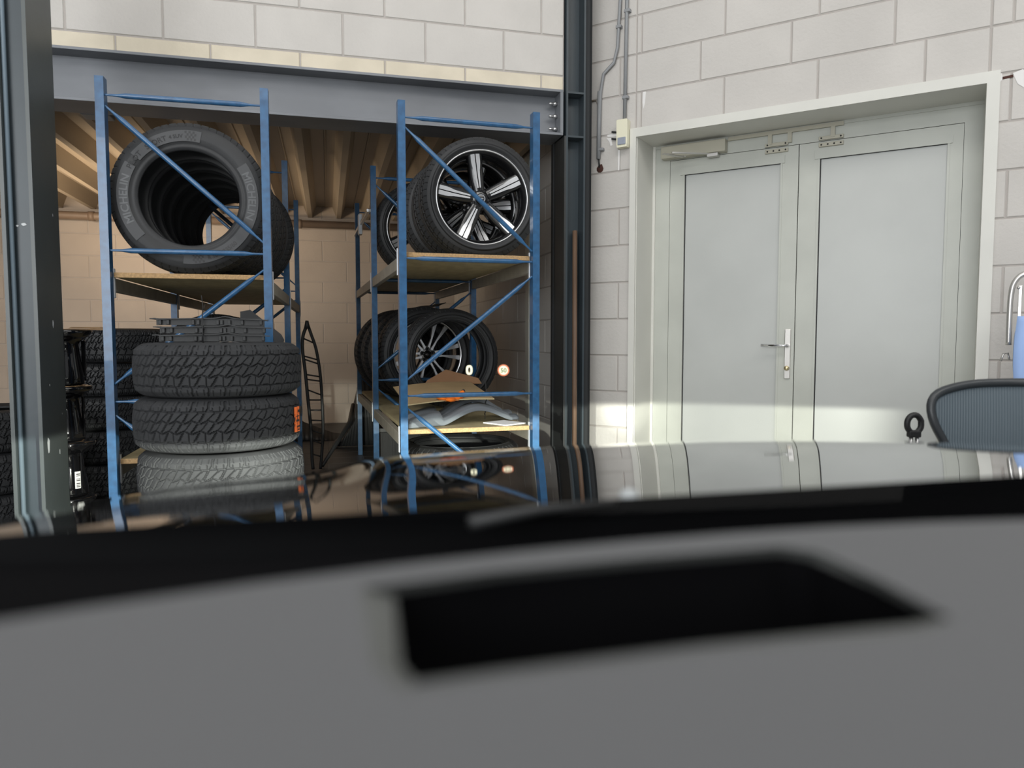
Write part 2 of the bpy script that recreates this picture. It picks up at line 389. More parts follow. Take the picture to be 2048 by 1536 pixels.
cl_ = thing('steel_column', 'slate grey steel column in the corner between rack and double door', 'column', W(1.505, VA-.0), A); cl_['kind'] = 'structure'
m = MB(); m.box(0, .012, 0, .24, 0, ZTOP); m.box(.012, .13, .10, .112, 0, ZTOP); m.obj('web', M_col, cl_)
MB().box(.118, .130, 0, .24, 0, ZTOP).obj('flange', M_col, cl_)
M_mastic = mat('dark_mastic', (.012, .014, .016), .7)
MB().box(.131, .165, .02, .19, 0, ZTOP).obj('edge_angle', M_mastic, cl_)
MB().box(-.02, .252, .215, .255, 0, ZTOP).obj('joint_filler', M_mastic, cl_)
for z in (ZB0-.0, ZB1-.01): MB().box(.012, .118, .002, .10, z-.008, z+.004).obj('stiffener', M_col, cl_)
MB().box(-.012, 0, 0, .25, 0, ZB0-.002).obj('lower_plate', mat('dark_grey_steel', srgb(52, 54, 54), .5, var=.15), cl_)
cf = thing('steel_column', 'broad grey green steel column standing left of the left rack', 'column', W(-1.29, 3.5), A); cf['kind'] = 'structure'
MB().box(.085, .10, 0, .30, 0, ZTOP).obj('flange', M_colg, cf)
MB().box(-.02, -.005, 0, .30, 0, ZTOP).obj('flange', M_colg, cf)
MB().box(-.005, .085, .05, .062, 0, ZTOP).obj('web', M_col, cf)
m = MB(); m.tube([(.004, .03, 0), (.004, .03, ZTOP)], .010, 10); m.obj('down_pipe', mat('pale_blue_grey_paint', srgb(120, 136, 148), .35), cf)

def chips(par, name, spots, mt, fn):
    for (x, y, w_, h_) in spots:
        m = MB(); n_ = 9; m.add([fn(x+w_*math.cos(2*PI*k/n_)*random.uniform(.5, 1), y+h_*math.sin(2*PI*k/n_)*random.uniform(.5, 1)) for k in range(n_)], [list(range(n_))]); m.obj(name, mt, par)
M_chip2 = mat('bare_paint_chip', srgb(205, 208, 210), .7)
chips(cf, 'paint_chip', [(.17, 1.13, .012, .02), (.10, .86, .005, .008), (.22, 1.62, .004, .01), (.06, .60, .02, .05), (.19, .55, .006, .02), (.24, .72, .004, .006)], M_chip2, lambda x, y: Vector((.1012, x, y)))
chips(cf, 'paint_chip', [(.02, 1.545, .008, .006), (.045, 1.552, .012, .008)], M_chip2, lambda x, y: Vector((x, .0485, y)))

# wooden pole leaning in the column
p0, p1 = hv(1149, 900, 4.47), hv(1157, 462, 4.56)
m = MB(); m.tube([W(1.545, 4.42, 0), W(1.588, 4.56, p1[2])], .016, 14)
tag(m.obj('broom_handle', M_wood), 'worn brown wooden pole leaning upright against the corner column', 'pole')

# conduits, sensor
def cond(name, label, pts, r=.0105):
    t = thing(name, label, 'conduit', WB(0, 0), RB)
    MB().tube(pts, r, 12).obj('pipe', M_cond, t); return t
def tz(px, py, n=-.02): q = hb(px, py, n); return (q[0], n, q[2])
c1 = cond('cable_conduit', 'grey cable conduit with a dogleg ending in a broken hole in the block wall', [tz(1241, -400), tz(1241, -10), tz(1235, 95), tz(1228, 125), tz(1207, 148), tz(1201, 185), tz(1198, 315)])
m = MB(); a_ = tz(1199, 183); b_ = tz(1197, 318); m.tube([a_, b_], .014, 12); m.obj('sleeve', M_cond, c1)
m = MB(); m.tube([tz(1197, 316), tz(1199, 336, 0)], .006, 8); m.obj('cable', M_darkgrey, c1)
m = MB(); q = tz(1200, 338, 0); m.lathe([(0, -.006), (.02, -.004), (.026, 0)], 9, 'Y', Matrix.Translation(q)); m.obj('hole', M_dirt, c1)
for (x, y) in ((1237, 54), (1201, 299)):
    q = tz(x, y); MB().box(q[0]-.015, q[0]+.022, -.034, 0, q[2]-.01, q[2]+.01, bev=.003).obj('clip', M_cond, c1)
c2 = cond('cable_conduit', 'straight grey cable conduit running down to the ivory motion sensor', [tz(1256, -400), tz(1254, 0), tz(1249, 245)], .012)
for (x, y) in ((1254, 22), (1250, 195)):
    q = tz(x, y); MB().box(q[0]-.017, q[0]+.024, -.034, 0, q[2]-.01, q[2]+.01, bev=.003).obj('clip', M_cond, c2)
q = hb(1250, 270)
s = thing('motion_sensor', 'ivory motion sensor box on the block wall beside the door casing', 'sensor', WB(q[0], 0, q[2]), RB)
MB().prism([(-.034, -.09), (.034, -.09), (.038, -.07), (.038, .085), (.032, .09), (-.032, .09), (-.038, .085), (-.038, -.07)], -.055, -.002).obj('housing', M_pir, s)
MB().box(-.028, .028, -.062, -.053, -.075, -.028, bev=.003).obj('lens', M_lens, s)
for z in (.02, -.025): MB().tube([(-.09, -.012, z+.01), (-.04, -.012, z)], .006, 8).obj('cable', M_darkgrey, s)
wr = bpy.data.objects['wall_right']
def wq(px, py): q_ = hb(px, py, -.0012); return Vector((q_[0], -.0012, q_[2]))
for pts in ([(1214, 270), (1222, 268), (1240, 266), (1240, 271), (1224, 274), (1215, 274)], [(1213, 276), (1222, 276), (1225, 290), (1221, 292), (1219, 284)], [(1236, 300), (1240, 300), (1239, 340), (1236, 341)], [(1286, 184), (1292, 183), (1290, 205), (1287, 218), (1285, 205)],
            [(1992, 152), (2004, 146), (2006, 158), (1998, 166), (1994, 160)], [(2026, 146), (2046, 138), (2060, 150), (2050, 176), (2036, 168), (2030, 156)], [(1176, 200), (1179, 200), (1180, 420), (1178, 520), (1176, 520)]):
    m = MB(); m.add([wq(*p_) for p_ in pts], [list(range(len(pts)))]); m.obj('filler_patch', M_patch, wr)
for pts in ([(2004, 154), (2026, 149), (2027, 154), (2005, 159)], [(1177, 52), (1182, 54), (1179, 62), (1176, 60)], [(1197, 330), (1204, 328), (1207, 338), (1202, 344), (1194, 340)]):
    m = MB(); m.add([wq(*p_) for p_ in pts], [list(range(len(pts)))]); m.obj('dirt_patch', M_dirt, wr)
# pipe and little junction lamp of the bay
q = hv(650, 450, 9.22)
t = thing('drain_pipe', 'thick brown pipe running along the back wall under the deck', 'pipe', W(0, 9.2, q[2]), A)
MB().tube([(-6.8, 0, 0), (1.5, 0, 0)], .045, 20).obj('pipe', M_pipe, t)
for x in (-2.55, -.3, 1.0): MB().tube([(x-.03, 0, 0), (x+.03, 0, 0)], .054, 20).obj('collar', M_pipe, t)
q = hv(196, 246, 4.9)
t = thing('junction_box', 'small grey junction box with cable under the deck behind the left rack', 'box', W(q[0], 4.9, 2.43), A)
MB().box(-.08, .08, -.06, .06, -.05, .10, bev=.006).obj('housing', M_cond, t)
MB().tube([(-1.5, 0, .03), (-.08, 0, .03)], .012, 8).obj('cable', M_cond, t)

# ================================================================ RACKS
RH, RW, BAY = 2.27, .72, 1.47
def make_rack(name, label, loc, rz, shelves):
    root = thing(name, label, 'rack', loc, rz)
    for y in (0, BAY, 2*BAY):
        for sx, x in ((1, 0), (-1, RW)):
            a, b, t = .019, .028, .004
            poly = [(-a, -b), (a, -b), (a, b), (a-.010, b), (a-.010, b-t), (a-t, b-t), (a-t, -b+t), (-a+t, -b+t), (-a+t, b-t), (-a+.010, b-t), (-a+.010, b), (-a, b)]
            MB().prism([(x+p[0], y+p[1]) for p in poly], 0, RH, 'XY').obj('upright', M_blue, root)
        def brace(x0, z0, x1, z1):
            d = Vector((x1-x0, 0, z1-z0)).normalized(); p, q = Vector((x0, y-.012, z0)), Vector((x1, y-.012, z1)); m = MB()
            L = (q-p).length
            pts = [p, p+d*.05, p+d*.09, q-d*.09, q-d*.05, q]
            n = 12; k0 = len(m.v); sd = Vector((0, 1, 0)); up = d.cross(sd); vs = []
            for pp, (r1, r2) in zip(pts, ((.005, .003), (.006, .004), (.0125, .0125), (.0125, .0125), (.006, .004), (.005, .003))):
                vs += [pp+up*math.cos(2*PI*k/n)*r1+sd*math.sin(2*PI*k/n)*r2 for k in range(n)]
            fs = [(i*n+k, i*n+(k+1) % n, (i+1)*n+(k+1) % n, (i+1)*n+k) for i in range(5) for k in range(n)]
            m.add(vs, fs, True); m.obj('brace', M_blue, root)
        xl, xr = .019, RW-.019
        for z in (2.19, 1.478, .765): brace(xl, z, xr, z)
        brace(xl, 2.14, xr, 1.535); brace(xr, 1.40, xl, .85); brace(xl, .70, xr, .12)
    for (zt, dz) in shelves:
        MB().box(.022, RW-.022, .03, 2*BAY, zt-.022, zt).obj('shelf_board', [M_board], root)
        MB().box(.022, RW-.022, .022, .030, zt-.024, zt, bev=.002).obj('shelf_edge', M_chip, root)
        for x in (0, RW):
            for k in (0, 1):
                MB().box(x-.016, x+.016, k*BAY+.03, (k+1)*BAY-.03, zt-.088, zt-.024, bev=.003).obj('shelf_beam', M_shelfbeam, root)
            for y in (0, BAY, 2*BAY):
                MB().box(x-.0225, x+.0225, y+.029, y+.050, zt-.12, zt+.02, bev=.002).obj('beam_clip', M_clip, root)
    return root
lr0 = W(-.996, 3.80); rr0 = W(.383, 3.80); RZR = A+math.radians(2.0)
rackL = make_rack('storage_rack', 'blue steel rack at the left with the big tyre row on top', lr0, A-math.radians(.6), [(1.378, 0), (.485, 0)])
rackR = make_rack('storage_rack', 'blue steel rack with the alloy wheel, beside the corner column', rr0, RZR, [(1.513, 0), (.583, 0)])
def RP(x, y, z=0.0):
    c, s = math.cos(RZR), math.sin(RZR); return Vector((rr0.x+x*c-y*s, rr0.y+x*s+y*c, z))
RZL = A-math.radians(.6)
def LP(x, y, z=0.0):
    c, s = math.cos(RZL), math.sin(RZL); return Vector((lr0.x+x*c-y*s, lr0.y+x*s+y*c, z))

# ================================================================ TYRES
def tread_at(s, q, N):
    """depth 0..1 of the grooves of an all-terrain tread; s = pitch coordinate, q = -1..1 across"""
    def line(x, wd): return 1 if abs(x) < wd else 0
    z = .085*((abs((s*2) % 2-1))-.5)
    g = 0
    if line(abs(q)-.60-z*.5, .030): g = 1
    if line(abs(q)-.20-z*1.6, .028): g = 1
    f = s % 1; a = abs(q); side = 1 if q > 0 else -1
    if a > .60:
        f2 = (s+(.18*(a-.6))*side*1.0) % 1
        if f2 < .13: g = 1
        elif abs(((f2-.13)*2.3) % 1-.5) < .05: g = max(g, .55)
    elif a > .20:
        f2 = (s+.5+(a-.2)*.9*side) % 1
        if f2 < .12: g = 1
        elif abs(f2-.56+.9*(a-.4)) < .035: g = max(g, .8)
    else:
        f2 = (s+.25+q*1.2) % 1
        if f2 < .11: g = 1
        elif abs(f2-.55) < .03: g = max(g, .6)
    return g
def tread_road(s, q, N):
    g = 0
    for c in (-.62, -.2, .2, .62):
        if abs(q-c) < .035: g = 1
    f = (s+abs(q)*.9) % 1
    if f < .16 and (abs(q) > .66 or .24 < abs(q) < .58): g = max(g, .7)
    return g
def make_tyre(name, R, ri, wd, fn, pitches, na, nw, depth, mats, inner=True, sw=.92):
    m = MB(); hw = wd/2; tw_ = hw*sw
    def tr(i, j):
        q = -1+2*j/nw; th = 2*PI*i/na
        crown = R-.012*q*q-(.03*max(0, abs(q)-.82)/.18 if abs(q) > .82 else 0)**1.0*.6
        g = fn(pitches*i/na, q, na) if fn else 0
        if abs(q) > .97: g = 0
        r = crown-depth*g
        return Vector((r*math.cos(th), q*tw_, r*math.sin(th)))
    vs = [tr(i, j) for i in range(na) for j in range(nw+1)]
    fs = [(i*(nw+1)+j, ((i+1) % na)*(nw+1)+j, ((i+1) % na)*(nw+1)+j+1, i*(nw+1)+j+1) for i in range(na) for j in range(nw)]
    m.add(vs, fs, False)
    Re = R-.012-.018; h = Re-ri
    for sg in (-1, 1):
        prof = [(Re+.001, tw_*.995), (Re-.010, hw*.965), (Re-.022, hw*.985), (Re-.024, hw*.992), (ri+h*.72, hw*1.0), (ri+h*.5, hw*1.01), (ri+h*.47, hw*1.0), (ri+h*.28, hw*.97), (ri+h*.26, hw*.955), (ri+h*.16, hw*.93), (ri+h*.14, hw*.94), (ri+.008, hw*.90), (ri, hw*.87), (ri-.004, hw*.82), (ri+.002, hw*.76)]
        if inner: prof += [(ri+.03, hw*.80), (ri+h*.55, hw*.90), (ri+h*.9, hw*.80), (Re-.012, hw*.5), (Re-.010, 0)]
        m.lathe([(r, y*sg) for r, y in prof], 128, 'Y')
    return m.mesh(name, mats)
def thing_mesh(name, me, label, cat, loc, rot, group=None):
    o = bpy.data.objects.new(name, me); SC.collection.objects.link(o); o.location = loc; o.rotation_euler = rot; return tag(o, label, cat, group)
ME_AT = make_tyre('all_terrain_tyre', .343, .212, .222, tread_at, 34, 34*18, 60, .009, [M_rubberat])
ME_ROAD = make_tyre('road_tyre', .370, .232, .235, tread_road, 60, 60*8, 44, .007, [M_rubber])
ME_WHEELT = make_tyre('low_profile_tyre', .345, .258, .235, tread_road, 56, 56*8, 44, .007, [M_rubber])
ME_WIDE = make_tyre('winter_tyre', .360, .225, .225, tread_at, 52, 52*10, 48, .009, [M_rubber])

def arc_text(txt, R0, size, ang, inward=False, bold=0.0, flip=False):
    """letters wrapped round a circle in the XZ plane facing -Y, centred on the angle ang (degrees, 90 = top)"""
    vs, fs = text_geo(txt, size, bold); wmax = max(v.x for v in vs); out = []
    for v in vs:
        d = v.x-wmax/2
        if inward: t = math.radians(ang)+d/R0; r = R0-v.y
        else: t = math.radians(ang)-d/R0; r = R0+v.y
        out.append(Vector((r*math.cos(t), 0, r*math.sin(t))))
    return out, fs
def lettering(parent, items, y, mt):
    m = MB()
    for (txt, R0, size, ang, inw) in items:
        vs, fs = arc_text(txt, R0, size, ang, inw, .0008); k = len(vs)
        front = [Vector((v.x, y-.0016, v.z)) for v in vs]; m.add(front, fs)
    o = m.obj('sidewall_lettering', mt, parent); return o
def band(parent, r0, r1, a0, a1, y):
    m = MB(); n = 16; vs = []
    for i in range(n+1):
        t = math.radians(a0+(a1-a0)*i/n)
        for r, yy in ((r0, y), (r0, y-.001), (r1, y-.001), (r1, y)): vs.append((r*math.cos(t), yy, r*math.sin(t)))
    fs = [(i*4+j, (i+1)*4+j, (i+1)*4+j+1, i*4+j+1) for i in range(n) for j in range(3)]; m.add(vs, fs); return m
def checker(m, r0, r1, a0, a1, y, nr=4, na=6):
    for i in range(na):
        for j in range(nr):
            if (i+j) % 2: continue
            t0, t1 = math.radians(a0+(a1-a0)*i/na), math.radians(a0+(a1-a0)*(i+1)/na); q0, q1 = r0+(r1-r0)*j/nr, r0+(r1-r0)*(j+1)/nr
            m.add([(q0*math.cos(t0), y, q0*math.sin(t0)), (q1*math.cos(t0), y, q1*math.sin(t0)), (q1*math.cos(t1), y, q1*math.sin(t1)), (q0*math.cos(t1), y, q0*math.sin(t1))], [(0, 1, 2, 3)])

# ---- row of road tyres on the top shelf of the left rack
names = ['front tyre of the row on the left rack with raised maker lettering', 'second tyre from the front in the row on the left rack', 'third tyre from the front in the row on the left rack',
         'fourth tyre from the front in the row on the left rack', 'fifth tyre from the front in the row on the left rack', 'last tyre of the row on the left rack, shifted to the right']
zt = 1.378+.3695
for i, lab in enumerate(names):
    y = .165+i*.243; x = .358+.004*i + (0.03 if i == 5 else 0); 
    rot = (0, 0, RZL+(math.radians(-2) if i else 0))
    o = thing_mesh('road_tyre', ME_ROAD, lab, 'tyre', LP(x, y, zt), rot, 'road tyres on the left rack top shelf')
    if i == 0:
        for (a0, a1) in ((78, 142), (150, 222), (-40, 34), (-96, -40)):
            band(o, .268, .320, a0, a1, -.1196).obj('sidewall_band', M_band, o)
        ys = -.1200
        for (it, mt) in ((('MICHELIN', .274, .050, 184, False), M_letter), (('MICHELIN', .274, .050, 4, False), M_letter), (('PILOT', .280, .034, 145, False), M_gasket), (('SPORT', .280, .034, 119, False), M_gasket),
                         (('4 SUV', .284, .024, 100, False), M_gasket), (('235/60', .306, .028, -52, True), M_black), (('R 18', .306, .026, -70, True), M_black)):
            lettering(o, [it], ys, mt)
        for (a0, a1) in ((82, 92), (-88, -78)):
            m = MB(); checker(m, .272, .316, a0, a1, ys-.0014); m.obj('flag_print', M_black, o)

# ---- stack of all-terrain tyres before the left rack
p = W(-.456, 3.398); RX = (PI/2, 0, 0)
pal = thing('pallet', 'low wooden pallet under the stack of all-terrain tyres', 'pallet', W(-.456, 3.398), A)
for k in range(5): MB().box(-.34, .34, -.33+k*.14, -.24+k*.14, .125, .145, bev=.002).obj('deck_board', M_wood, pal)
for k in (-.3, 0, .3): MB().box(k-.04, k+.04, -.33, .33, .0, .125, bev=.003).obj('block', M_wood, pal)
labs = ['dusty all-terrain tyre lying lowest in the stack before the left rack', 'headlit all-terrain tyre third from the top in the front stack',
        'all-terrain tyre with an orange paper label on its tread', 'topmost all-terrain tyre of the stack carrying the black grille strips']
offs = [(.006, .0), (.004, .0), (-.007, .004), (0, 0)]
_c = W(-.456-.004, 3.402)
LAB_AZ = math.degrees(.9+2*1.3)-(math.degrees(math.atan2(-_c.y, -_c.x))+66)-6
for i, lab in enumerate(labs):
    q = W(-.456+offs[i][0], 3.398+offs[i][1], .146+.111+i*.2265)
    o = thing_mesh('all_terrain_tyre', ME_AT, lab, 'tyre', q, (PI/2+(.012 if i == 2 else 0), (.0), .9+i*1.3), 'all-terrain tyres stacked before the left rack')
    if i == 2:
        # paper label stuck round the tread near the right silhouette
        m = MB(); n = 8; vs = []
        az0 = LAB_AZ
        for k in range(n+1):
            t = math.radians(az0+k*1.5)
            for zz in (-.055, .055):
                rr = .344+.003*math.sin(k*1.7); vs.append((rr*math.cos(t), zz, rr*math.sin(t)))
        m.add(vs, [(2*k, 2*k+2, 2*k+3, 2*k+1) for k in range(n)])
        lab_o = m.obj('paper_label', M_label, o); lab_o['label'] = 'orange paper label'
        LABEL_TYRE = (o, lab_o)
        ink = MB()
        for k, (a, b, z0, z1) in enumerate(((2, 6, .03, .042), (3, 9, -.01, .0), (3, 9, .012, .016), (2, 8, -.035, -.028), (3, 7, -.048, -.042))):
            t0, t1 = math.radians(az0+a), math.radians(az0+b); r = .3485
            ink.add([(r*math.cos(t0), z0, r*math.sin(t0)), (r*math.cos(t1), z0, r*math.sin(t1)), (r*math.cos(t1), z1, r*math.sin(t1)), (r*math.cos(t0), z1, r*math.sin(t0))], [(0, 1, 2, 3)])
        ik = ink.obj('print', M_ink, lab_o)

# ---- tyres on the low shelf of the left rack and beside it
for i in range(3):
    thing_mesh('winter_tyre', ME_WIDE, ['upright winter tyre showing behind the front stack on the left rack', 'second upright winter tyre on the low shelf of the left rack', 'third upright winter tyre deep on the low shelf of the left rack'][i],
               'tyre', LP(.37, .72+i*.30, .486+.3595), (0, .3*i, RZL), 'upright tyres on the low shelf of the left rack')
for i in range(4):
    thing_mesh('winter_tyre', ME_WIDE, ['lowest tyre of the dark stack left of the left rack', 'second tyre from the floor in the dark stack left of the left rack', 'third tyre from the floor in the dark stack left of the left rack', 'topmost tyre of the dark stack left of the left rack'][i] ,
               'tyre', W(-1.50+.01*(i % 2), 5.60, .113+i*.226), (PI/2, 0, i*.7), 'tyres stacked flat left of the left rack')
o = bpy.data.objects['winter_tyre']
thing_mesh('winter_tyre', ME_WIDE, 'broad tyre crowning the dark stack left of the left rack', 'tyre', W(-1.42, 5.57, .113+4*.226), (PI/2, 0, 2.2), 'tyres stacked flat left of the left rack')
for i in range(3):
    thing_mesh('winter_tyre', ME_WIDE, ['lower tyre of the short stack between the dark stack and the column', 'middle tyre of the short stack between the dark stack and the column', 'upper tyre of the short stack between the dark stack and the column'][i],
               'tyre', W(-1.86, 4.66, .113+i*.226), (PI/2, 0, .4+i*.7), 'short stack of tyres by the broad column')

# ---- gloss black moulded tubs by the broad column
prof = [(.0, 0), (.075, 0), (.082, .01), (.080, .05), (.066, .14), (.060, .20), (.066, .215), (.092, .235), (.118, .255), (.122, .268), (.112, .275), (.085, .262), (.0, .262)]
for i in range(4):
    m = MB(); m.lathe(prof, 40)
    o = m.obj('plastic_tub', M_blackgloss, None, W(-1.262+.006*(i % 2), 4.02, .004+i*.2765), i*.5)
    tag(o, ['lowest glossy black tub beside the broad column, with a barcode sticker', 'second glossy black tub from the floor beside the broad column', 'third glossy black tub from the floor beside the broad column', 'topmost glossy black tub beside the broad column'][i], 'tub', 'glossy black tubs stacked by the broad column')
    if i in (1, 2, 3):
        MB().box(.05, .058, -.07, -.05, .02, .22, bev=.002).obj('rib', M_blackgloss, o)
    if i == 3:
        m = MB(); m.grid(lambda a, b: Vector((-.02+.20*a, -.11+.2*b, .27+.028*a*a+.008*math.sin(a*5))), 10, 4); m.grid(lambda a, b: Vector((-.02+.20*a, -.11+.2*b, .262+.028*a*a+.008*math.sin(a*5))), 10, 4); m.obj('lip', M_blackgloss, o)
    if i == 0: TUB = o
m = MB(); m.grid(lambda a, b: Vector((.0815*math.cos(-1.25+.42*a), .0815*math.sin(-1.25+.42*a), .045+.085*b)), 6, 1)
st = m.obj('barcode_sticker', M_paper, bpy.data.objects.get('plastic_tub.001')); st['label'] = 'white barcode sticker'
m = MB()
for k in range(9):
    if k in (3, 6): continue
    z0 = .052+k*.0078
    m.grid(lambda a, b: Vector((.082*math.cos(-1.17+.22*a), .082*math.sin(-1.17+.22*a), z0+(.003 if k % 2 else .0045)*b)), 4, 1)
m.obj('bars', M_ink, st)

# ================================================================ WHEELS
def fivespoke():
    """rim, five split spokes with machined faces, cap; axis along Y, front at -Y"""
    parts = []
    m = MB(); R = .262
    m.lathe([(R+.002, -.095), (R+.005, -.105), (R+.001, -.111), (R-.003, -.108), (R-.004, -.100)], 96, 'Y', mi=1)
    m.lathe([(R-.004, -.100), (R-.016, -.085), (R-.026, -.06), (R-.034, .02), (R-.022, .06), (R-.008, .098), (R, .104)], 96, 'Y')
    m.lathe([(.0, -.055), (.055, -.055), (.066, -.045), (.072, -.02), (.06, .0), (0, .0)], 48, 'Y')
    parts.append(('rim', m.mesh('rim', [M_rimblack, M_rimsilver])))
    for k in range(5):
        M = Matrix.Rotation(-math.radians(99+72*k), 4, 'Y')
        m = MB()
        def spk(side):
            s = side; n = 10; vs = []
            for i in range(n+1):
                t = i/n; r = .045+t*(R-.014-.045); y = -.060-.022*t+.006*math.sin(PI*t)
                w0 = .004; w1 = .026+.010*t+(.006*math.sin(min(1, t*1.3)*PI)) if t < .75 else .0375
                vs += [(r, y+.0, s*w0*.4), (r, y, s*w1*.99), (r, y+.045*(1-.3*t), s*(w1+.010)), (r, y+.045*(1-.3*t), 0)]
            fs = [(i*4+j, (i+1)*4+j, (i+1)*4+j+1, i*4+j+1) for i in range(n) for j in range(3)]
            m.add([M @ Vector(v) for v in vs], fs, True)
        spk(1); spk(-1)
        me = m.mesh('spoke', [M_rimblack])
        m = MB()
        for s in (1, -1):
            n = 12; vs = []
            for i in range(n+1):
                t = i/n; r = .062+t*(R-.010-.062); tt = (r-.045)/(R-.059); y = -.060-.022*tt+.006*math.sin(PI*tt)-.0035
                wi = .0028; wo = .011+.010*min(1, t*1.5) if t < .55 else (.021+.006*min(1, (t-.55)*6))
                if s < 0: wo *= .92
                vs += [(r, y, s*wi), (r, y, s*wo)]
            m.add([M @ Vector(v) for v in vs], [(2*i, 2*i+2, 2*i+3, 2*i+1) for i in range(n)])
        parts.append(('spoke', me, ('machined_face', m.mesh('machined_face', [M_rimsilver]))))
    m = MB(); m.lathe([(0, -.070), (.024, -.070), (.030, -.066), (.031, -.05)], 32, 'Y', mi=0); m.lathe([(.018, -.0715), (.024, -.0715)], 32, 'Y', mi=1)
    m.box(-.013, .013, -.072, -.070, -.0035, .0035, mi=1)
    parts.append(('centre_cap', m.mesh('centre_cap', [M_rimblack, M_chrome])))
    for k in range(5):
        m = MB(); t = math.radians(99+36+72*k); m.tube([(.047*math.cos(t), -.058, .047*math.sin(t)), (.047*math.cos(t), -.05, .047*math.sin(t))], .0095, 12); parts.append(('lug_hole', m.mesh('lug_hole', [M_gasket])))
    return parts
def twinspoke():
    parts = []; m = MB(); R = .264
    m.lathe([(R+.002, -.102), (R-.004, -.110), (R-.010, -.100), (R-.020, -.05), (R-.026, .05), (R-.006, .1)], 80, 'Y')
    m.lathe([(R-.004, -.110), (R-.012, -.108), (R-.012, -.1)], 80, 'Y', mi=1)
    parts.append(('rim', m.mesh('rim', [M_rimblack, M_rimsilver])))
    for k in range(6):
        a = math.radians(5+k*60); m = MB()
        for s in (1, -1):
            M = Matrix.Rotation(-a, 4, 'Y')
            m.prism([(.045, s*.004), (.10, s*.012), (R-.012, s*.030), (R-.008, s*.066), (R-.05, s*.052), (.12, s*.026), (.045, s*.022)][::s], -.092, -.065, 'XZ', M)
        parts.append(('spoke', m.mesh('spoke', [M_rimsilver])))
    m = MB(); m.lathe([(0, -.088), (.058, -.088), (.066, -.08), (.066, -.05)], 40, 'Y', mi=1); m.lathe([(0, -.105), (.02, -.103), (.03, -.095), (.032, -.088)], 30, 'Y')
    for k in range(5):
        t = math.radians(20+72*k); m.lathe([(.015, 0), (.015, -.016), (.011, -.017), (.0, -.008)], 16, 'Y', Matrix.Translation((.043*math.cos(t), -.086, .043*math.sin(t))))
    parts.append(('hub', m.mesh('hub', [M_rimblack, M_rimsilver])))
    return parts
PF, PT = fivespoke(), twinspoke()
def wheel(label, loc, rot, parts, tyre_me, group):
    r = thing('alloy_wheel', label, 'wheel', loc, 0, group, rot)
    o = bpy.data.objects.new('rubber', tyre_me); SC.collection.objects.link(o); o.parent = r
    for p_ in parts:
        o = bpy.data.objects.new(p_[0], p_[1]); SC.collection.objects.link(o); o.parent = r
        if len(p_) > 2:
            c = bpy.data.objects.new(p_[2][0], p_[2][1]); SC.collection.objects.link(c); c.parent = o
    return r
zc = 1.513+.3445
def on_ray(px, py, v, z): q = hv(px, py, v); return W(q[0], v, z)
spin = [(0, 0), (math.radians(25), 1), (math.radians(50), 2)]
g = 'alloy wheels on the right rack top shelf'
P1 = on_ray(957, 397, 4.16, zc)
wheel('front alloy wheel with five split silver spokes on the top shelf of the right rack', P1, (0, 0, RZR-.02), PF, ME_WHEELT, g)
base = on_ray(957, 397, 4.16, zc)
wheel('alloy wheel standing directly behind the front wheel with split spokes', W(.873-.02, 4.16+.27, zc), (0, .4, RZR), PF, ME_WHEELT, g)
wheel('third alloy wheel from the front on the top shelf of the right rack', W(.873-.06, 4.16+.52, zc), (0, .9, RZR), PF, ME_WHEELT, g)
pq = on_ray(846, 457, 5.28, zc)
wheel('rearmost alloy wheel deep on the top shelf, at its left edge', W(.680, 5.42, zc), (0, .6, RZR+.06), PF, ME_WHEELT, g)

zl = .583+.3595
g = 'tyres on the lower shelf of the right rack'
RT = make_tyre('slim_road_tyre', .360, .262, .225, tread_road, 60, 60*8, 44, .007, [M_rubber])
q = hv(897, 716, 5.02)
thing_mesh('road_tyre', ME_WHEELT, 'front tyre of the row on the lower shelf of the right rack', 'tyre', W(q[0], 5.03, .583+.3445), (0, 0, A+.10), g)
q = hv(850, 712, 5.42)
wheel('alloy wheel with black hub and silver twin spokes inside the lower shelf tyre row', W(q[0], 5.475, zl), (0, 0, A+.16), PT, RT, g)
for i in range(3):
    thing_mesh('winter_tyre', ME_WIDE, ['first tyre behind the twin spoke wheel on the lower shelf', 'second tyre behind the twin spoke wheel on the lower shelf', 'last tyre behind the twin spoke wheel on the lower shelf'][i],
               'tyre', W(q[0]-.04-.045*i, 5.475+.245*(i+1), zl), (0, .5*i, A+.14), g)
for i in range(2):
    thing_mesh('road_tyre', RT, ['upper tyre lying flat under the lower shelf of the right rack', 'lower tyre lying flat under the lower shelf of the right rack'][i], 'tyre', RP(.40, .48, .113+(1-i)*.2255), (PI/2, 0, .5*i), 'tyres lying flat under the right rack')

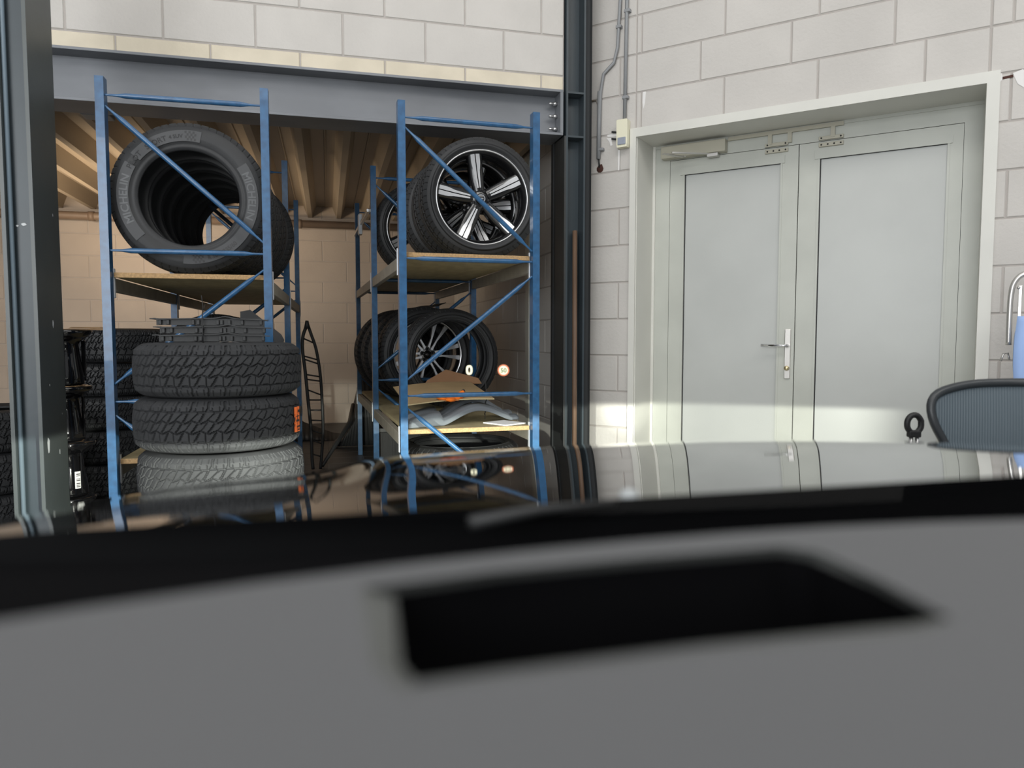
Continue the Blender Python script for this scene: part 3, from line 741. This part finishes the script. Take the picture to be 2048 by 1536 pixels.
# ================================================================ SMALL THINGS ON AND AROUND THE STACK
ztop = .146+.111+3*.2265+.1115
q0 = hv(433, 660, 3.33)
def strip_profile(x, k):
    """wavy plan line of a moulded grille strip"""
    return .018*math.sin((x+.02)*11)
for i in range(4):
    z0 = ztop-.004+i*.0335
    m = MB(); Ln = .455; n = 44
    def top(a, b, z=z0):
        x = -Ln/2+a*Ln; kink = .008*math.exp(-((x-.06)/.03)**2)
        return Vector((x, -.05+.16*b*(1-.25*abs(2*a-1)**3), kink+.010*(1-(2*a-1)**2)*.6+(.004 if a < .06 else 0)))
    m.grid(top, n, 6, True); m.grid(lambda a, b: top(a, b)-Vector((0, 0, .004)), n, 6, True)
    m.grid(lambda a, b: top(a, 0)-Vector((0, .0, .004*b)), n, 1)
    o = m.obj('grille_strip', M_darkgrey, None, W(-.456-.004*i*(i % 2), 3.27, z0), A)
    tag(o, ['lowest black grille strip of the bundle lying on the front tyre stack', 'second black grille strip from below in the tied bundle', 'third black grille strip from below in the tied bundle', 'topmost black grille strip of the bundle tied with a cable tie'][i], 'grille strip', 'black grille strips on the tyre stack')
    m = MB()
    for x in (-.19, -.16, -.065, -.045, .03, .045, .075, .20, .125):
        m.box(x-.006, x+.006, -.046, -.02, -.022, -.002, bev=.002)
    m.box(-.205, .20, -.036, -.012, -.024, .004)
    m.obj('clip', M_darkgrey, o)
m = MB(); m.tube([(.0, -.054, -.01), (0, -.056, .05), (0, -.05, .130), (-.003, .02, .138)], .0022, 6); m.tube([(0, -.05, .125), (.002, -.045, .155), (-.002, -.05, .200)], .0016, 6); m.tube([(.001, -.046, .135), (.010, -.04, .165)], .0013, 6)
tag(m.obj('cable_tie', M_black, None, W(-.495, 3.27, ztop-.006), A), 'thin black cable tie binding the grille strips with its tail up', 'cable tie')
# dark moulded cover leaning in the rack behind the bundle
m = MB(); m.prism([(0, 0), (.20, 0), (.19, .02), (.02, .17), (0, .16)], 0, .012); q = hv(556, 690, 4.0)
tag(m.obj('plastic_cover', M_black, None, LP(.585, .10, .80), RZL), 'black wedge shaped plastic cover standing behind the stack at its right', 'cover')
o = bpy.data.objects['plastic_cover']; o.location = LP(.60, .30, .487); m2 = MB(); m2.prism([(-.05, 0), (.02, 0), (.17, .57), (.155, .60), (.0, .73), (-.05, .72)], 0, .014); o.data = m2.mesh('plastic_cover', [M_black])

# ================================================================ BETWEEN THE RACKS
# ladder-like black frame standing on end
def at_depth(px, py, v): q = hv(px, py, v); return q
vv = 6.0
L = [at_depth(x, y, vv) for x, y in ((614, 650), (606, 672), (605, 700), (610, 740), (616, 800), (622, 860), (624, 915), (626, 935))]
R = [at_depth(x, y, vv) for x, y in ((614, 645), (622, 668), (632, 698), (640, 745), (644, 800), (646, 860), (644, 900), (641, 935))]
def smooth(pts, n=6):
    pts = [Vector(p) for p in pts]; out = []
    for i in range(len(pts)-1):
        p0 = pts[max(i-1, 0)]; p1 = pts[i]; p2 = pts[i+1]; p3 = pts[min(i+2, len(pts)-1)]
        for k in range(n):
            t = k/n; out.append(.5*((2*p1)+(-p0+p2)*t+(2*p0-5*p1+4*p2-p3)*t*t+(-p0+3*p1-3*p2+p3)*t**3))
    out.append(pts[-1]); return out
ctr = Vector((L[3][0], vv, 0))
zs = min(L[-1][2], R[-1][2])
def loc_(p): return Vector((p[0]-ctr.x, 0, max(.012, p[2])))
t = thing('roof_basket', 'ladder shaped black tube frame standing on end between the racks', 'roof rack frame', W(ctr.x, vv, 0), A)
Ls = smooth([loc_(p) for p in L]); Rs = smooth([loc_(p) for p in R])
Ls[-1].z = .0115; Rs[-1].z = .0115
MB().tube(Ls, .013, 10).obj('rail', M_darkgrey, t); MB().tube(Rs, .012, 10).obj('rail', M_darkgrey, t)
MB().tube([Ls[0]+Vector((0, 0, -.03)), Ls[0]+Vector((0, 0, .035))], .02, 10, rs=[.026, .012]).obj('end_cap', M_darkgrey, t)
def xz(S, z): return min(S, key=lambda p: abs(p.z-z))
for y in (676, 710, 716, 747, 755, 781, 796, 816, 838, 858, 880, 905):
    z = hv(612, y, vv)[2]; a_ = xz(Ls, z); b_ = xz(Rs, z-.035)
    MB().tube([a_, b_], .006, 8).obj('rung', M_black, t)
# curved black ribbed mats standing on the floor by the right rack
def curved_sheet(name, label, cat, v0, pts, thick, ribs, mt):
    """sheet whose outline is given at its own depth; bulges towards the room"""
    P = [hv(x, y, v0) for x, y in pts]; cx_ = sum(p[0] for p in P)/len(P)
    n = len(P)//2; up = P[:n]; dn = P[n:][::-1]; m = MB()
    def fn(a, b, off=0.0):
        i = min(int(a*(n-1)), n-2); f_ = a*(n-1)-i
        A_ = Vector((up[i][0], 0, up[i][2])).lerp(Vector((up[i+1][0], 0, up[i+1][2])), f_)
        B_ = Vector((dn[i][0], 0, dn[i][2])).lerp(Vector((dn[i+1][0], 0, dn[i+1][2])), f_)
        p = A_.lerp(B_, b); p.x -= cx_; p.y = -.16*math.sin(PI*b)*.8-.10*b+off+ribs*math.sin(a*95); p.z = max(.004, p.z); return p
    m.grid(lambda a, b: fn(a, b), 140, 14); m.grid(lambda a, b: fn(a, b, thick), 140, 14)
    m.grid(lambda a, b: fn(a, 0, thick*b), 140, 1); m.grid(lambda a, b: fn(b*0, a, thick*b), 14, 1); m.grid(lambda a, b: fn(1, a, thick*b), 14, 1)
    return tag(m.obj(name, mt, None, W(cx_, v0, 0), A), label, cat)
M_mat = mat('ribbed_black_mat', (.022, .023, .025), .55)
curved_sheet('ribbed_mat', 'curved black ribbed mat sweeping up beside the posts of the right rack', 'mat', 7.35,
  [(664, 886), (690, 862), (703, 825), (712, 785), (720, 745), (723, 735), (745, 738), (757, 745)] + [(765, 880), (755, 893), (735, 898), (715, 896), (700, 893), (688, 892), (675, 890), (664, 888)], .012, .0035, M_mat)
m = MB(); p0, p1 = hv(645, 930, 6.1), hv(693, 850, 7.3)
m.tube([W(p0[0], 6.1, .02), W(p1[0]+.02, 6.75, .30), W(p1[0]+.06, 7.15, .42)], .018, 10, rs=[.014, .024, .018])
tag(m.obj('bumper_trim', M_darkgrey), 'dark rough bumper trim strip slanting from the floor against the ribbed mat', 'bumper trim')
curved_sheet('ribbed_mat', 'low black ribbed mat lying behind the foot of the ladder shaped frame', 'mat', 7.9,
  [(560, 800), (585, 830), (610, 845), (640, 856), (665, 865), (690, 868)] + [(690, 885), (665, 888), (640, 890), (610, 892), (585, 893), (560, 893)], .012, .0035, M_mat)
# black crate under the lower shelf
q = hv(783, 900, 5.0)
t = thing('storage_crate', 'black plastic crate on the floor under the right rack, left of the flat tyres', 'crate', RP(.19, 1.78, 0), RZR)
m = MB(); m.box(-.15, .15, -.20, .20, .002, .40, bev=.012); m.obj('body', M_black, t)
m = MB()
for x in (-.14, -.05, .05, .14): m.box(x-.008, x+.008, -.212, -.2, .02, .38)
m.box(-.16, .16, -.215, -.198, .37, .405, bev=.004); m.obj('rib', M_black, t)

# ================================================================ ON THE LOWER SHELF OF THE RIGHT RACK
ZS = .583
# two grey sill mouldings, side by side, tied together
def sill(x0, y0, lab, hgt, dx):
    m = MB(); n = 40; sec = [(0, 0), (.004, .03), (.02, .05), (.05, .055), (.075, .045), (.08, .0)]
    def fn(a, b):
        i = min(int(b*5), 4); f_ = b*5-i; p = (sec[i][0]+(sec[i+1][0]-sec[i][0])*f_, sec[i][1]+(sec[i+1][1]-sec[i][1])*f_)
        x = a*.69; arch = .075*math.sin(PI*min(1, max(0, (a-.30)/.62)))**1.3; taper = 1.0 if a > .22 else .45+.55*(a/.22)**.7
        s2 = (.65 if a > .9 else 1)
        return Vector((x, -.02+(p[0]-.03)*1.7+.36*a*a*0+.25*a, arch*hgt+p[1]*(.75+.6*(a < .3))*taper*s2+.001))
    m.grid(fn, n, 20); o = m.obj('sill_moulding', M_greyabs, None, RP(x0, y0, ZS+.002+dx), RZR)
    md = o.modifiers.new('thickness', 'SOLIDIFY'); md.thickness = .004; md.offset = -1
    return tag(o, lab, 'sill moulding', 'grey sill mouldings on the right rack')
sill(.035, .13, 'front grey sill moulding lying on the edge of the lower shelf', .9, 0)
sill(.035, .27, 'rear grey sill moulding lying beneath the sheet of cardboard', 1.25, .012)
m = MB(); m.tube([(0, 0, 0), (0, 0, .06), (.004, -.02, .13), (.0, -.01, .24)], .0022, 6); m.tube([(-.01, -.02, .03), (.012, -.03, .07), (-.008, -.03, .10), (.01, -.02, .12)], .002, 6)
tag(m.obj('cable_tie', M_black, None, RP(.515, .30, ZS+.012), RZR), 'loose black cable tie standing up from the grey sill mouldings', 'cable tie')
# cardboard sheet resting on the mouldings
m = MB()
def cb(a, b): return Vector((.03+.50*a, .22+.62*b, .115+.022*a+.06*b+.012*math.sin(3*a)))
m.grid(cb, 12, 10, False, 2); m.grid(lambda a, b: cb(a, b)-Vector((0, 0, .006)), 12, 10, False, 1)
m.grid(lambda a, b: cb(a, 0)-Vector((0, 0, .006*b)), 12, 1, False, 1); m.grid(lambda a, b: cb(1, a)-Vector((0, 0, .006*b)), 10, 1, False, 1); m.grid(lambda a, b: cb(0, a)-Vector((0, 0, .006*b)), 10, 1, False, 1)
o = tag(m.obj('cardboard_sheet', [M_card, M_cardlight, mat('tan_cardboard', srgb(176, 150, 112), .8, var=.12, vscale=8)], None, RP(.02, .0, ZS), RZR), 'flat brown cardboard sheet lying over the grey sill mouldings', 'cardboard')
# folded cardboard flap, upright
q = hv(943, 775, 4.9)
m = MB(); m.prism([(-.12, 0), (.26, .0), (.24, .04), (.03, .105), (-.10, .03)], 0, .006)
tag(m.obj('cardboard_sheet', M_card, None, RP(.37, .84, ZS+.185), RZR, (math.radians(-28), 0, RZR)), 'small brown cardboard offcut tilted up against the lower tyre row', 'cardboard')
# board and white sheet at the right end
m = MB(); m.box(-.08, .08, -.09, .09, 0, .006); tag(m.obj('white_tile', M_paper, None, RP(.59, .15, ZS+.001), RZR+.5), 'white flat panel at the right end of the lower shelf', 'panel')
# work glove
g = thing('work_glove', 'crumpled orange work glove lying on the cardboard sheet', 'glove', RP(.285, .235, ZS+.124), RZR)
def blob(m, pts, rs, sq=.55):
    m.tube(smooth(pts, 4), .02, 10, rs=None) if rs is None else m.tube(pts, .02, 10, rs=rs)
m = MB(); m.tube([(-.02, 0, .014), (.02, .005, .022), (.055, .0, .026), (.075, .01, .03)], .02, 12, rs=[.012, .020, .022, .019])
m.tube([(.06, -.01, .036), (.085, .0, .052), (.088, .012, .058)], .02, 10, rs=[.018, .014, .007])
m.obj('palm', M_orange, g)
for k, (x, y, l) in enumerate(((-.02, -.014, .045), (-.022, -.004, .055), (-.022, .008, .05), (-.015, .018, .04))):
    m = MB(); m.tube([(x+.01, y, .016), (x-l*.5, y-.004*k, .020), (x-l*.8, y, .030), (x-l*.75, y+.004, .040)], .008, 8, rs=[.009, .009, .008, .005]); m.obj('finger', M_orange, g)
m = MB(); m.tube([(.03, -.02, .014), (.005, -.036, .012), (-.02, -.034, .016)], .009, 8, rs=[.011, .010, .006]); m.obj('thumb', M_orange, g)
m = MB(); m.tube([(.082, .006, .056), (.094, .012, .060)], .01, 10, rs=[.0105, .010]); m.obj('cuff_edge', M_darkgrey, g)
# dark mat draped over the rear tyres
m = MB(); Rm = .372
def dr(a, b):
    t = math.radians(70+100*a); y = -.02+.36*b
    return Vector((Rm*math.cos(t)*1.0, y, Rm*math.sin(t)+.012*math.sin(6*b+3*a)*a+(.05*(1-a*9) if a < .11 else 0)))
m.grid(dr, 20, 8); o = m.obj('rubber_mat', M_black, None, W(.80, 5.78, zl+.004), A+.12)
md = o.modifiers.new('thickness', 'SOLIDIFY'); md.thickness = .004; md.offset = 1
tag(o, 'black rubber mat draped over the tyre row on the lower shelf', 'mat')
# bright clamp bar between the posts
t = thing('bar_clamp', 'bright steel clamp fixed between the rear left posts of the right rack', 'clamp', RP(-.025, 1.47+.75, 1.98), RZR)
q1 = RP(0, 1.47)
MB().box(-.012, .012, -.66, .66, -.012, .012, bev=.003).obj('bar', M_zinc, t)
MB().box(-.022, .008, -.04, .04, -.085, .075, bev=.004).obj('jaw', M_clip, t)

# ================================================================ RIGHT EDGE: CHAIR, STAND, PAPER ROLL
cp = Vector((1.575, 2.13, 0)); cz = math.radians(-24)
t = thing('office_chair', 'charcoal mesh office chair at the right behind the bonnet', 'chair', cp, cz)
CO = [(0, .275), (.14, .272), (.22, .262), (.282, .240), (.302, .205), (.292, .15), (.258, .08), (.225, -.02), (.20, -.12), (.18, -.20), (.15, -.235), (0, -.245)]
CO = smooth([(x, 0, z) for x, z in CO], 3)[:-1]; CO = [(p.x, p.z) for p in CO]; CO = CO+[(-x, z) for x, z in reversed(CO[1:])]
NC_ = len(CO)
def outl(k): return CO[k]
def bk(x, z): return .10*(x/.32)**2*-1+.05*(z/.29)**2*1.0
m = MB(); ring = [outl(k) for k in range(NC_)]; zc_ = .660
m.tube([(x, bk(x, z), zc_+z) for x, z in ring], .013, 10, closed=True); m.obj('back_frame', M_chairframe, t)
m = MB(); nr = 14; vs = [(0, bk(0, 0), zc_)]
for i in range(1, nr+1):
    for k in range(NC_):
        x, z = ring[k][0]*i/nr, ring[k][1]*i/nr; vs.append((x, bk(x, z)+.002, zc_+z))
fs = [(0, 1+k, 1+(k+1) % NC_) for k in range(NC_)]+[(1+(i-1)*NC_+k, 1+i*NC_+k, 1+i*NC_+(k+1) % NC_, 1+(i-1)*NC_+(k+1) % NC_) for i in range(1, nr) for k in range(NC_)]
m.add(vs, fs, True)
mm = M_mesh; nt = mm.node_tree; wv = nt.nodes.new('ShaderNodeTexWave'); wv.inputs['Scale'].default_value = 42; wv.bands_direction = 'X'; wv.inputs['Distortion'].default_value = .15
tc = nt.nodes.new('ShaderNodeTexCoord'); nt.links.new(tc.outputs['Object'], wv.inputs['Vector']); bp = nt.nodes.new('ShaderNodeBump'); bp.inputs['Distance'].default_value = .003; bp.inputs['Strength'].default_value = .6
nt.links.new(wv.outputs['Fac'], bp.inputs['Height']); nt.links.new(bp.outputs[0], nt.nodes['Principled BSDF'].inputs['Normal'])
o = m.obj('back_mesh', M_mesh, t); md = o.modifiers.new('thickness', 'SOLIDIFY'); md.thickness = .003
m = MB(); m.grid(lambda a, b: Vector((-.27+.54*a, .03-.50*b, .435+.02*math.sin(PI*a)*-1-.03*max(0, b-.7))), 16, 12); o = m.obj('seat', M_mesh, t); md = o.modifiers.new('thickness', 'SOLIDIFY'); md.thickness = .03
m = MB(); m.tube([(0, -.2, .10), (0, -.2, .40)], .028, 16); m.tube([(0, -.2, .38), (0, .09, .40), (0, .10, .55)], .022, 10); m.obj('column', M_chairframe, t)
for k in range(5):
    a_ = k*2*PI/5; m = MB(); m.tube([(0, -.2, .11), (.30*math.cos(a_), -.2+.30*math.sin(a_), .07)], .02, 10, rs=[.028, .015]); lg = m.obj('leg', M_chairframe, t)
    MB().lathe([(0, -.02), (.028, -.02), (.028, .02), (0, .02)], 20, 'Y', Matrix.Translation((.30*math.cos(a_), -.2+.30*math.sin(a_), .0285))).obj('caster', M_black, lg)
# thin post with an oval ring
p = ray(1828, 860)*2.62; zt_ = H+ray(1828, 829).z*2.62
t = thing('ring_post', 'thin steel post topped by a black oval ring beside the mesh chair', 'stand', (p.x, p.y, 0), 0)
m = MB(); m.tube([(-.010, 0, .02), (-.010, 0, zt_-.055)], .007, 10); m.tube([(.012, 0, .02), (.012, 0, zt_-.055)], .007, 10); m.obj('post', M_zinc, t)
m = MB(); rr = [(.026*math.cos(a_), 0, zt_-.034+.033*math.sin(a_)) for a_ in [2*PI*k/8+PI/8 for k in range(8)]]
m.tube(smooth(rr+[rr[0]], 3)[:-1], .0105, 10, closed=True); m.box(-.022, .022, -.012, .012, zt_-.082, zt_-.058, bev=.004); m.obj('ring', M_black, t)
m = MB(); m.lathe([(0, 0), (.16, 0), (.16, .012), (.03, .022), (0, .022)], 32); m.obj('foot', M_black, t)
# paper roll stand by the wall right of the door
s0 = WB(hb(2017, 690, -.32)[0], -.32, 0)
t = thing('paper_roll_stand', 'silver bent tube stand holding blue wiping paper right of the door', 'stand', s0, RB)
def lq(px, py): q_ = hb(px, py, -.32); return (q_[0]-hb(2017, 690, -.32)[0], 0, q_[2])
x_ = 0.0; za = lq(2046, 546)[2]
tp = [lq(2017, 690), lq(2019, 630), lq(2022, 590), lq(2029, 565), lq(2046, 549), lq(2075, 545), lq(2130, 548)]
m = MB(); m.tube(smooth(tp, 6), .0125, 12); m.tube([(tp[-1][0], 0, tp[-1][2]), (tp[-1][0], 0, .03)], .0125, 12); m.obj('tube_frame', M_alu, t)
m = MB(); m.box(x_+.03, x_+.045, -.008, .008, 1.10, za-.06, bev=.002); m.tube([(x_+.03, -.012, za-.07), (x_+.03, .01, za-.07)], .007, 10); m.obj('bracket', M_alu, t)
m = MB(); m.tube([(x_-.03, -.01, .955), (x_-.02, -.01, .99), (x_-.002, -.01, .995), (x_+.005, -.01, .96)], .005, 8); m.obj('hook', M_alu, t)
m = MB(); m.tube([(x_+.04, 0, 1.10), (x_+.05, 0, .03)], .012, 10); m.obj('leg', M_darkgrey, t)
MB().box(-.02, .46, -.18, .18, 0, .03, bev=.004).obj('foot', M_darkgrey, t)
q = hb(2029, 700, -.43)
pr = thing('paper_roll', 'light blue wiping paper roll with its sheet hanging down on the tube stand', 'paper roll', WB(q[0], -.43, 0), RB)
zt1, zb1 = hb(2040, 632, -.53)[2], hb(2040, 775, -.53)[2]
MB().lathe([(.02, 0), (.10, 0), (.10, .26), (.02, .26)], 40, 'Z', Matrix.Translation((.0, .0, 1.0)) @ Matrix.Rotation(PI/2, 4, 'Y')).obj('roll', M_bluecloth, pr)
m = MB(); m.grid(lambda a, b: Vector((.0+.27*a-.010*math.sin(3*b), -.102-.01*math.sin(4*b+2*a), zt1-(zt1-zb1)*b-.01*a)), 8, 14); o = m.obj('sheet', M_bluecloth, pr); md = o.modifiers.new('thickness', 'SOLIDIFY'); md.thickness = .0015
MB().tube([(.30, .0, 1.0), (-.03, 0, 1.0)], .012, 12).obj('spindle', M_darkgrey, t).location = (.065, -.11, 0)

# ================================================================ THE CAR
UC = .55
car = thing('car', 'car seen from its dashboard, gloss black bonnet pointing at the tyre racks', 'car', W(UC, 0, 0), A)
def sstep(x): x = max(0., min(1., x)); return x*x*(3-2*x)
def hz(u, v):
    z = .955-.060*(v-.52)-.071*(v-.52)**2
    if v > 1.45: z -= 1.5*(v-1.45)**2
    z -= .035*((u-UC)/.97)**2*(2.6 if u > UC else 1)*(.8+.2*sstep((v-.5)/.6))
    fk = sstep((v-.55)/.5)
    z -= .018*fk*sstep((.10-u)/.13)+.026*fk*sstep((u-1.22)/.13)
    for e_ in (-.16-u, u-1.26):
        if e_ > 0: z -= .25*e_*e_
    return z
def ve(u): return .463+.172*(u-UC)**2        # rear edge of the bonnet
m = MB(); m.grid(lambda a, b: Vector((-.42+1.94*a-UC, ve(-.42+1.94*a)+(1.74-ve(-.42+1.94*a))*b, hz(-.42+1.94*a, ve(-.42+1.94*a)+(1.74-ve(-.42+1.94*a))*b))), 160, 110)
m.grid(lambda a, b: Vector((-.42+1.94*a-UC, ve(-.42+1.94*a)-.004*b, hz(-.42+1.94*a, ve(-.42+1.94*a))-.05*b)), 160, 1)
m.obj('bonnet', M_paint, car)
for s, ux in ((-1, -.42), (1, 1.52)):
    m = MB(); m.grid(lambda a, b: Vector((ux-UC+s*(.05*math.sin(b*PI/2)), ve(ux)-.3+(2.04-ve(ux))*a, hz(ux, max(ve(ux), ve(ux)-.3+(2.04-ve(ux))*a))*(1-b)+.30*b)), 40, 10)
    m.obj('wing', M_paint, car)
m = MB(); m.grid(lambda a, b: Vector((-.42+1.94*a-UC, 1.74+.03*math.sin(b*PI), hz(-.42+1.94*a, 1.74)*(1-b)+.22*b)), 60, 8); m.obj('front_bumper', M_paint, car)
# scuttle panel between bonnet and windscreen, wiper, screen
m = MB(); m.grid(lambda a, b: Vector((-.46+2.02*a-UC, .22+(ve(-.46+2.02*a)+.02-.22)*b, .925-.012*(((-.46+2.02*a)-UC)/.97)**2-.004*b)), 60, 6); m.obj('scuttle_panel', M_well, car)
def onu(px, py, z):
    d = ray(px, py); k = (z-H)/d.z; p = d*k; return Vector((p.x*U[0]+p.y*U[1]-UC, p.x*V[0]+p.y*V[1], z))
m = MB(); m.tube([onu(940, 1046, .948), onu(1080, 1020, .950), onu(1230, 1006, .951)], .004, 10, rs=[.005, .004, .002]); m.obj('wiper_arm', M_darkgrey, car)
m = MB(); q = onu(1258, 992, .953); m.lathe([(0, .010), (.006, .008), (.008, 0)], 16, 'Z', Matrix.Translation(q-Vector((0, 0, .004)))); m.obj('washer_nozzle', mat('pale_grey_plastic', srgb(170, 174, 176), .4), car)
# dashboard with the projector well
ZD_ = H-.091
hole = [(720, 1175), (1000, 1140), (1300, 1112), (1560, 1092), (1640, 1104), (1760, 1160), (1905, 1238), (1850, 1262), (1400, 1300), (1000, 1352), (800, 1380), (745, 1330)]
inner = [(790, 1188), (1000, 1158), (1300, 1130), (1560, 1110), (1620, 1120), (1740, 1170), (1870, 1236), (1820, 1250), (1400, 1292), (1000, 1342), (830, 1366), (800, 1330)]
Ho = [onu(x, y, ZD_) for x, y in hole]; Hi = [onu(x, y, ZD_-.006) for x, y in inner]
out = []
nE = 40
for k in range(nE+1):
    u_ = -.50+2.1*k/nE; out.append(Vector((u_-UC, .297-.47*min(abs(u_-.17), .36)**2, ZD_-.012*((u_-UC)/.97)**2*0)))
far = out[:]
out += [Vector((1.60-UC, -.35, ZD_)), Vector((-.50-UC, -.35, ZD_))]
bm = bmesh.new(); vo = [bm.verts.new(p) for p in out]; vh = [bm.verts.new(p) for p in Ho]
ed = [bm.edges.new((vo[i], vo[(i+1) % len(vo)])) for i in range(len(vo))]+[bm.edges.new((vh[i], vh[(i+1) % len(vh)])) for i in range(len(vh))]
bmesh.ops.triangle_fill(bm, use_beauty=True, use_dissolve=False, edges=ed)
bm.verts.index_update(); m = MB(); m.add([v.co.copy() for v in bm.verts], [[v.index for v in f.verts] for f in bm.faces]); bm.free()
# rolled far edge
m.add(far+[p+Vector((0, .003, -.002)) for p in far], [(i, i+1, nE+1+i+1, nE+1+i) for i in range(nE)], True)
db = m.obj('dashboard', M_dash, car)
m = MB(); m.add([p+Vector((0, .003, -.002)) for p in far]+[p+Vector((0, .006, -.06)) for p in far], [(i, i+1, nE+1+i+1, nE+1+i) for i in range(nE)]); m.obj('defroster_slot', M_well, db)
m = MB(); nh = len(Ho)
m.add(Ho+Hi, [(i, (i+1) % nh, nh+(i+1) % nh, nh+i) for i in range(nh)]); m.obj('well_rim', M_dashrim, db)
m = MB(); Hb = [p+Vector((0, -.01, -.055)) for p in Hi]; m.add(Hi+Hb, [(i, (i+1) % nh, nh+(i+1) % nh, nh+i) for i in range(nh)]+[list(range(nh, 2*nh))]); m.obj('projector_well', M_well, db)
# cabin roof, out of view, added to shade the dashboard
m = MB(); m.grid(lambda a, b: Vector((-.80+1.6*a, -.42-1.6*b, 1.50-.05*(2*a-1)**2+.04*math.sin(PI*b))), 20, 12); o = m.obj('roof', M_paint, car); md = o.modifiers.new('thickness', 'SOLIDIFY'); md.thickness = .03; md.offset = -1
# windscreen
M_glass = bpy.data.materials.new('windscreen_glass'); M_glass.use_nodes = True; nt = M_glass.node_tree; nt.nodes.clear()
ou = nt.nodes.new('ShaderNodeOutputMaterial'); mx = nt.nodes.new('ShaderNodeMixShader'); tr_ = nt.nodes.new('ShaderNodeBsdfTransparent'); gl = nt.nodes.new('ShaderNodeBsdfGlossy')
tr_.inputs[0].default_value = (.985, .99, .985, 1); gl.inputs['Roughness'].default_value = 0; gl.inputs[0].default_value = (1, 1, 1, 1); mx.inputs[0].default_value = .012
nt.links.new(tr_.outputs[0], mx.inputs[1]); nt.links.new(gl.outputs[0], mx.inputs[2]); nt.links.new(mx.outputs[0], ou.inputs[0])
m = MB(); m.grid(lambda a, b: Vector((-.40+1.9*a-UC, .425+.13*((-.40+1.9*a-UC)/.95)**2-.82*b, .940+.52*b)), 30, 4); m.obj('windscreen', M_glass, car)
# head-up display picture, hovering ahead of the screen where the driver sees it
M_hud = mat('hud_pale_light', (.2, .2, .15), .5, emit=((1, .98, .70), 1.1)); M_hudr = mat('hud_red_light', (.2, .05, .02), .5, emit=((1, .30, .14), .75)); M_hudg = mat('hud_green_light', (.05, .08, .03), .5, emit=((.30, .50, .22), .25))
def hud(px, py, d): p = ray(px, py)*d; return Vector((p.x*U[0]+p.y*U[1]-UC, p.x*V[0]+p.y*V[1], H+p.z))
yaw = -A
MR = lambda p: Matrix.Translation(p) @ Matrix.Rotation(yaw, 4, 'Z')
D_ = 2.25; s_ = D_/FPX
c0 = hud(938.5, 740, D_); m = MB(); n = 40; vs = []
for i in range(n):
    a_ = 2*PI*i/n; e_ = 2.6
    cx0 = abs(math.cos(a_))**(2/e_)*(1 if math.cos(a_) > 0 else -1); sy0 = abs(math.sin(a_))**(2/e_)*(1 if math.sin(a_) > 0 else -1)
    for rx, ry in ((6.6*s_, 9.6*s_), (2.2*s_, 5.4*s_)): vs.append(MR(c0) @ Vector((rx*cx0, 0, ry*sy0)))
m.add(vs, [(2*i, (2*i+2) % (2*n), (2*i+3) % (2*n), 2*i+1) for i in range(n)]); o = m.obj('projected_speed_digit', M_hud, car); o['label'] = 'glowing pale digit zero of the head-up display'
c1_ = hud(1007, 740.5, D_); m = MB(); m.lathe([(0, .0), (9.0*s_, 0)], 48, 'Y', MR(c1_)); o = m.obj('projected_limit_sign', M_hud, car); o['label'] = 'glowing round speed limit sign reading 50'
m = MB(); m.lathe([(9.0*s_, -.0005), (11.6*s_, -.0005)], 48, 'Y', MR(c1_)); m.obj('sign_ring', M_hudr, o)
vs, fs = text_geo('50', 12.5*s_, .00045); xm = max(v.x for v in vs)/2; m = MB(); m.add([MR(c1_) @ Vector((v.x-xm, -.001, v.y-4.4*s_)) for v in vs], fs); m.obj('sign_digits', M_hudg, o)
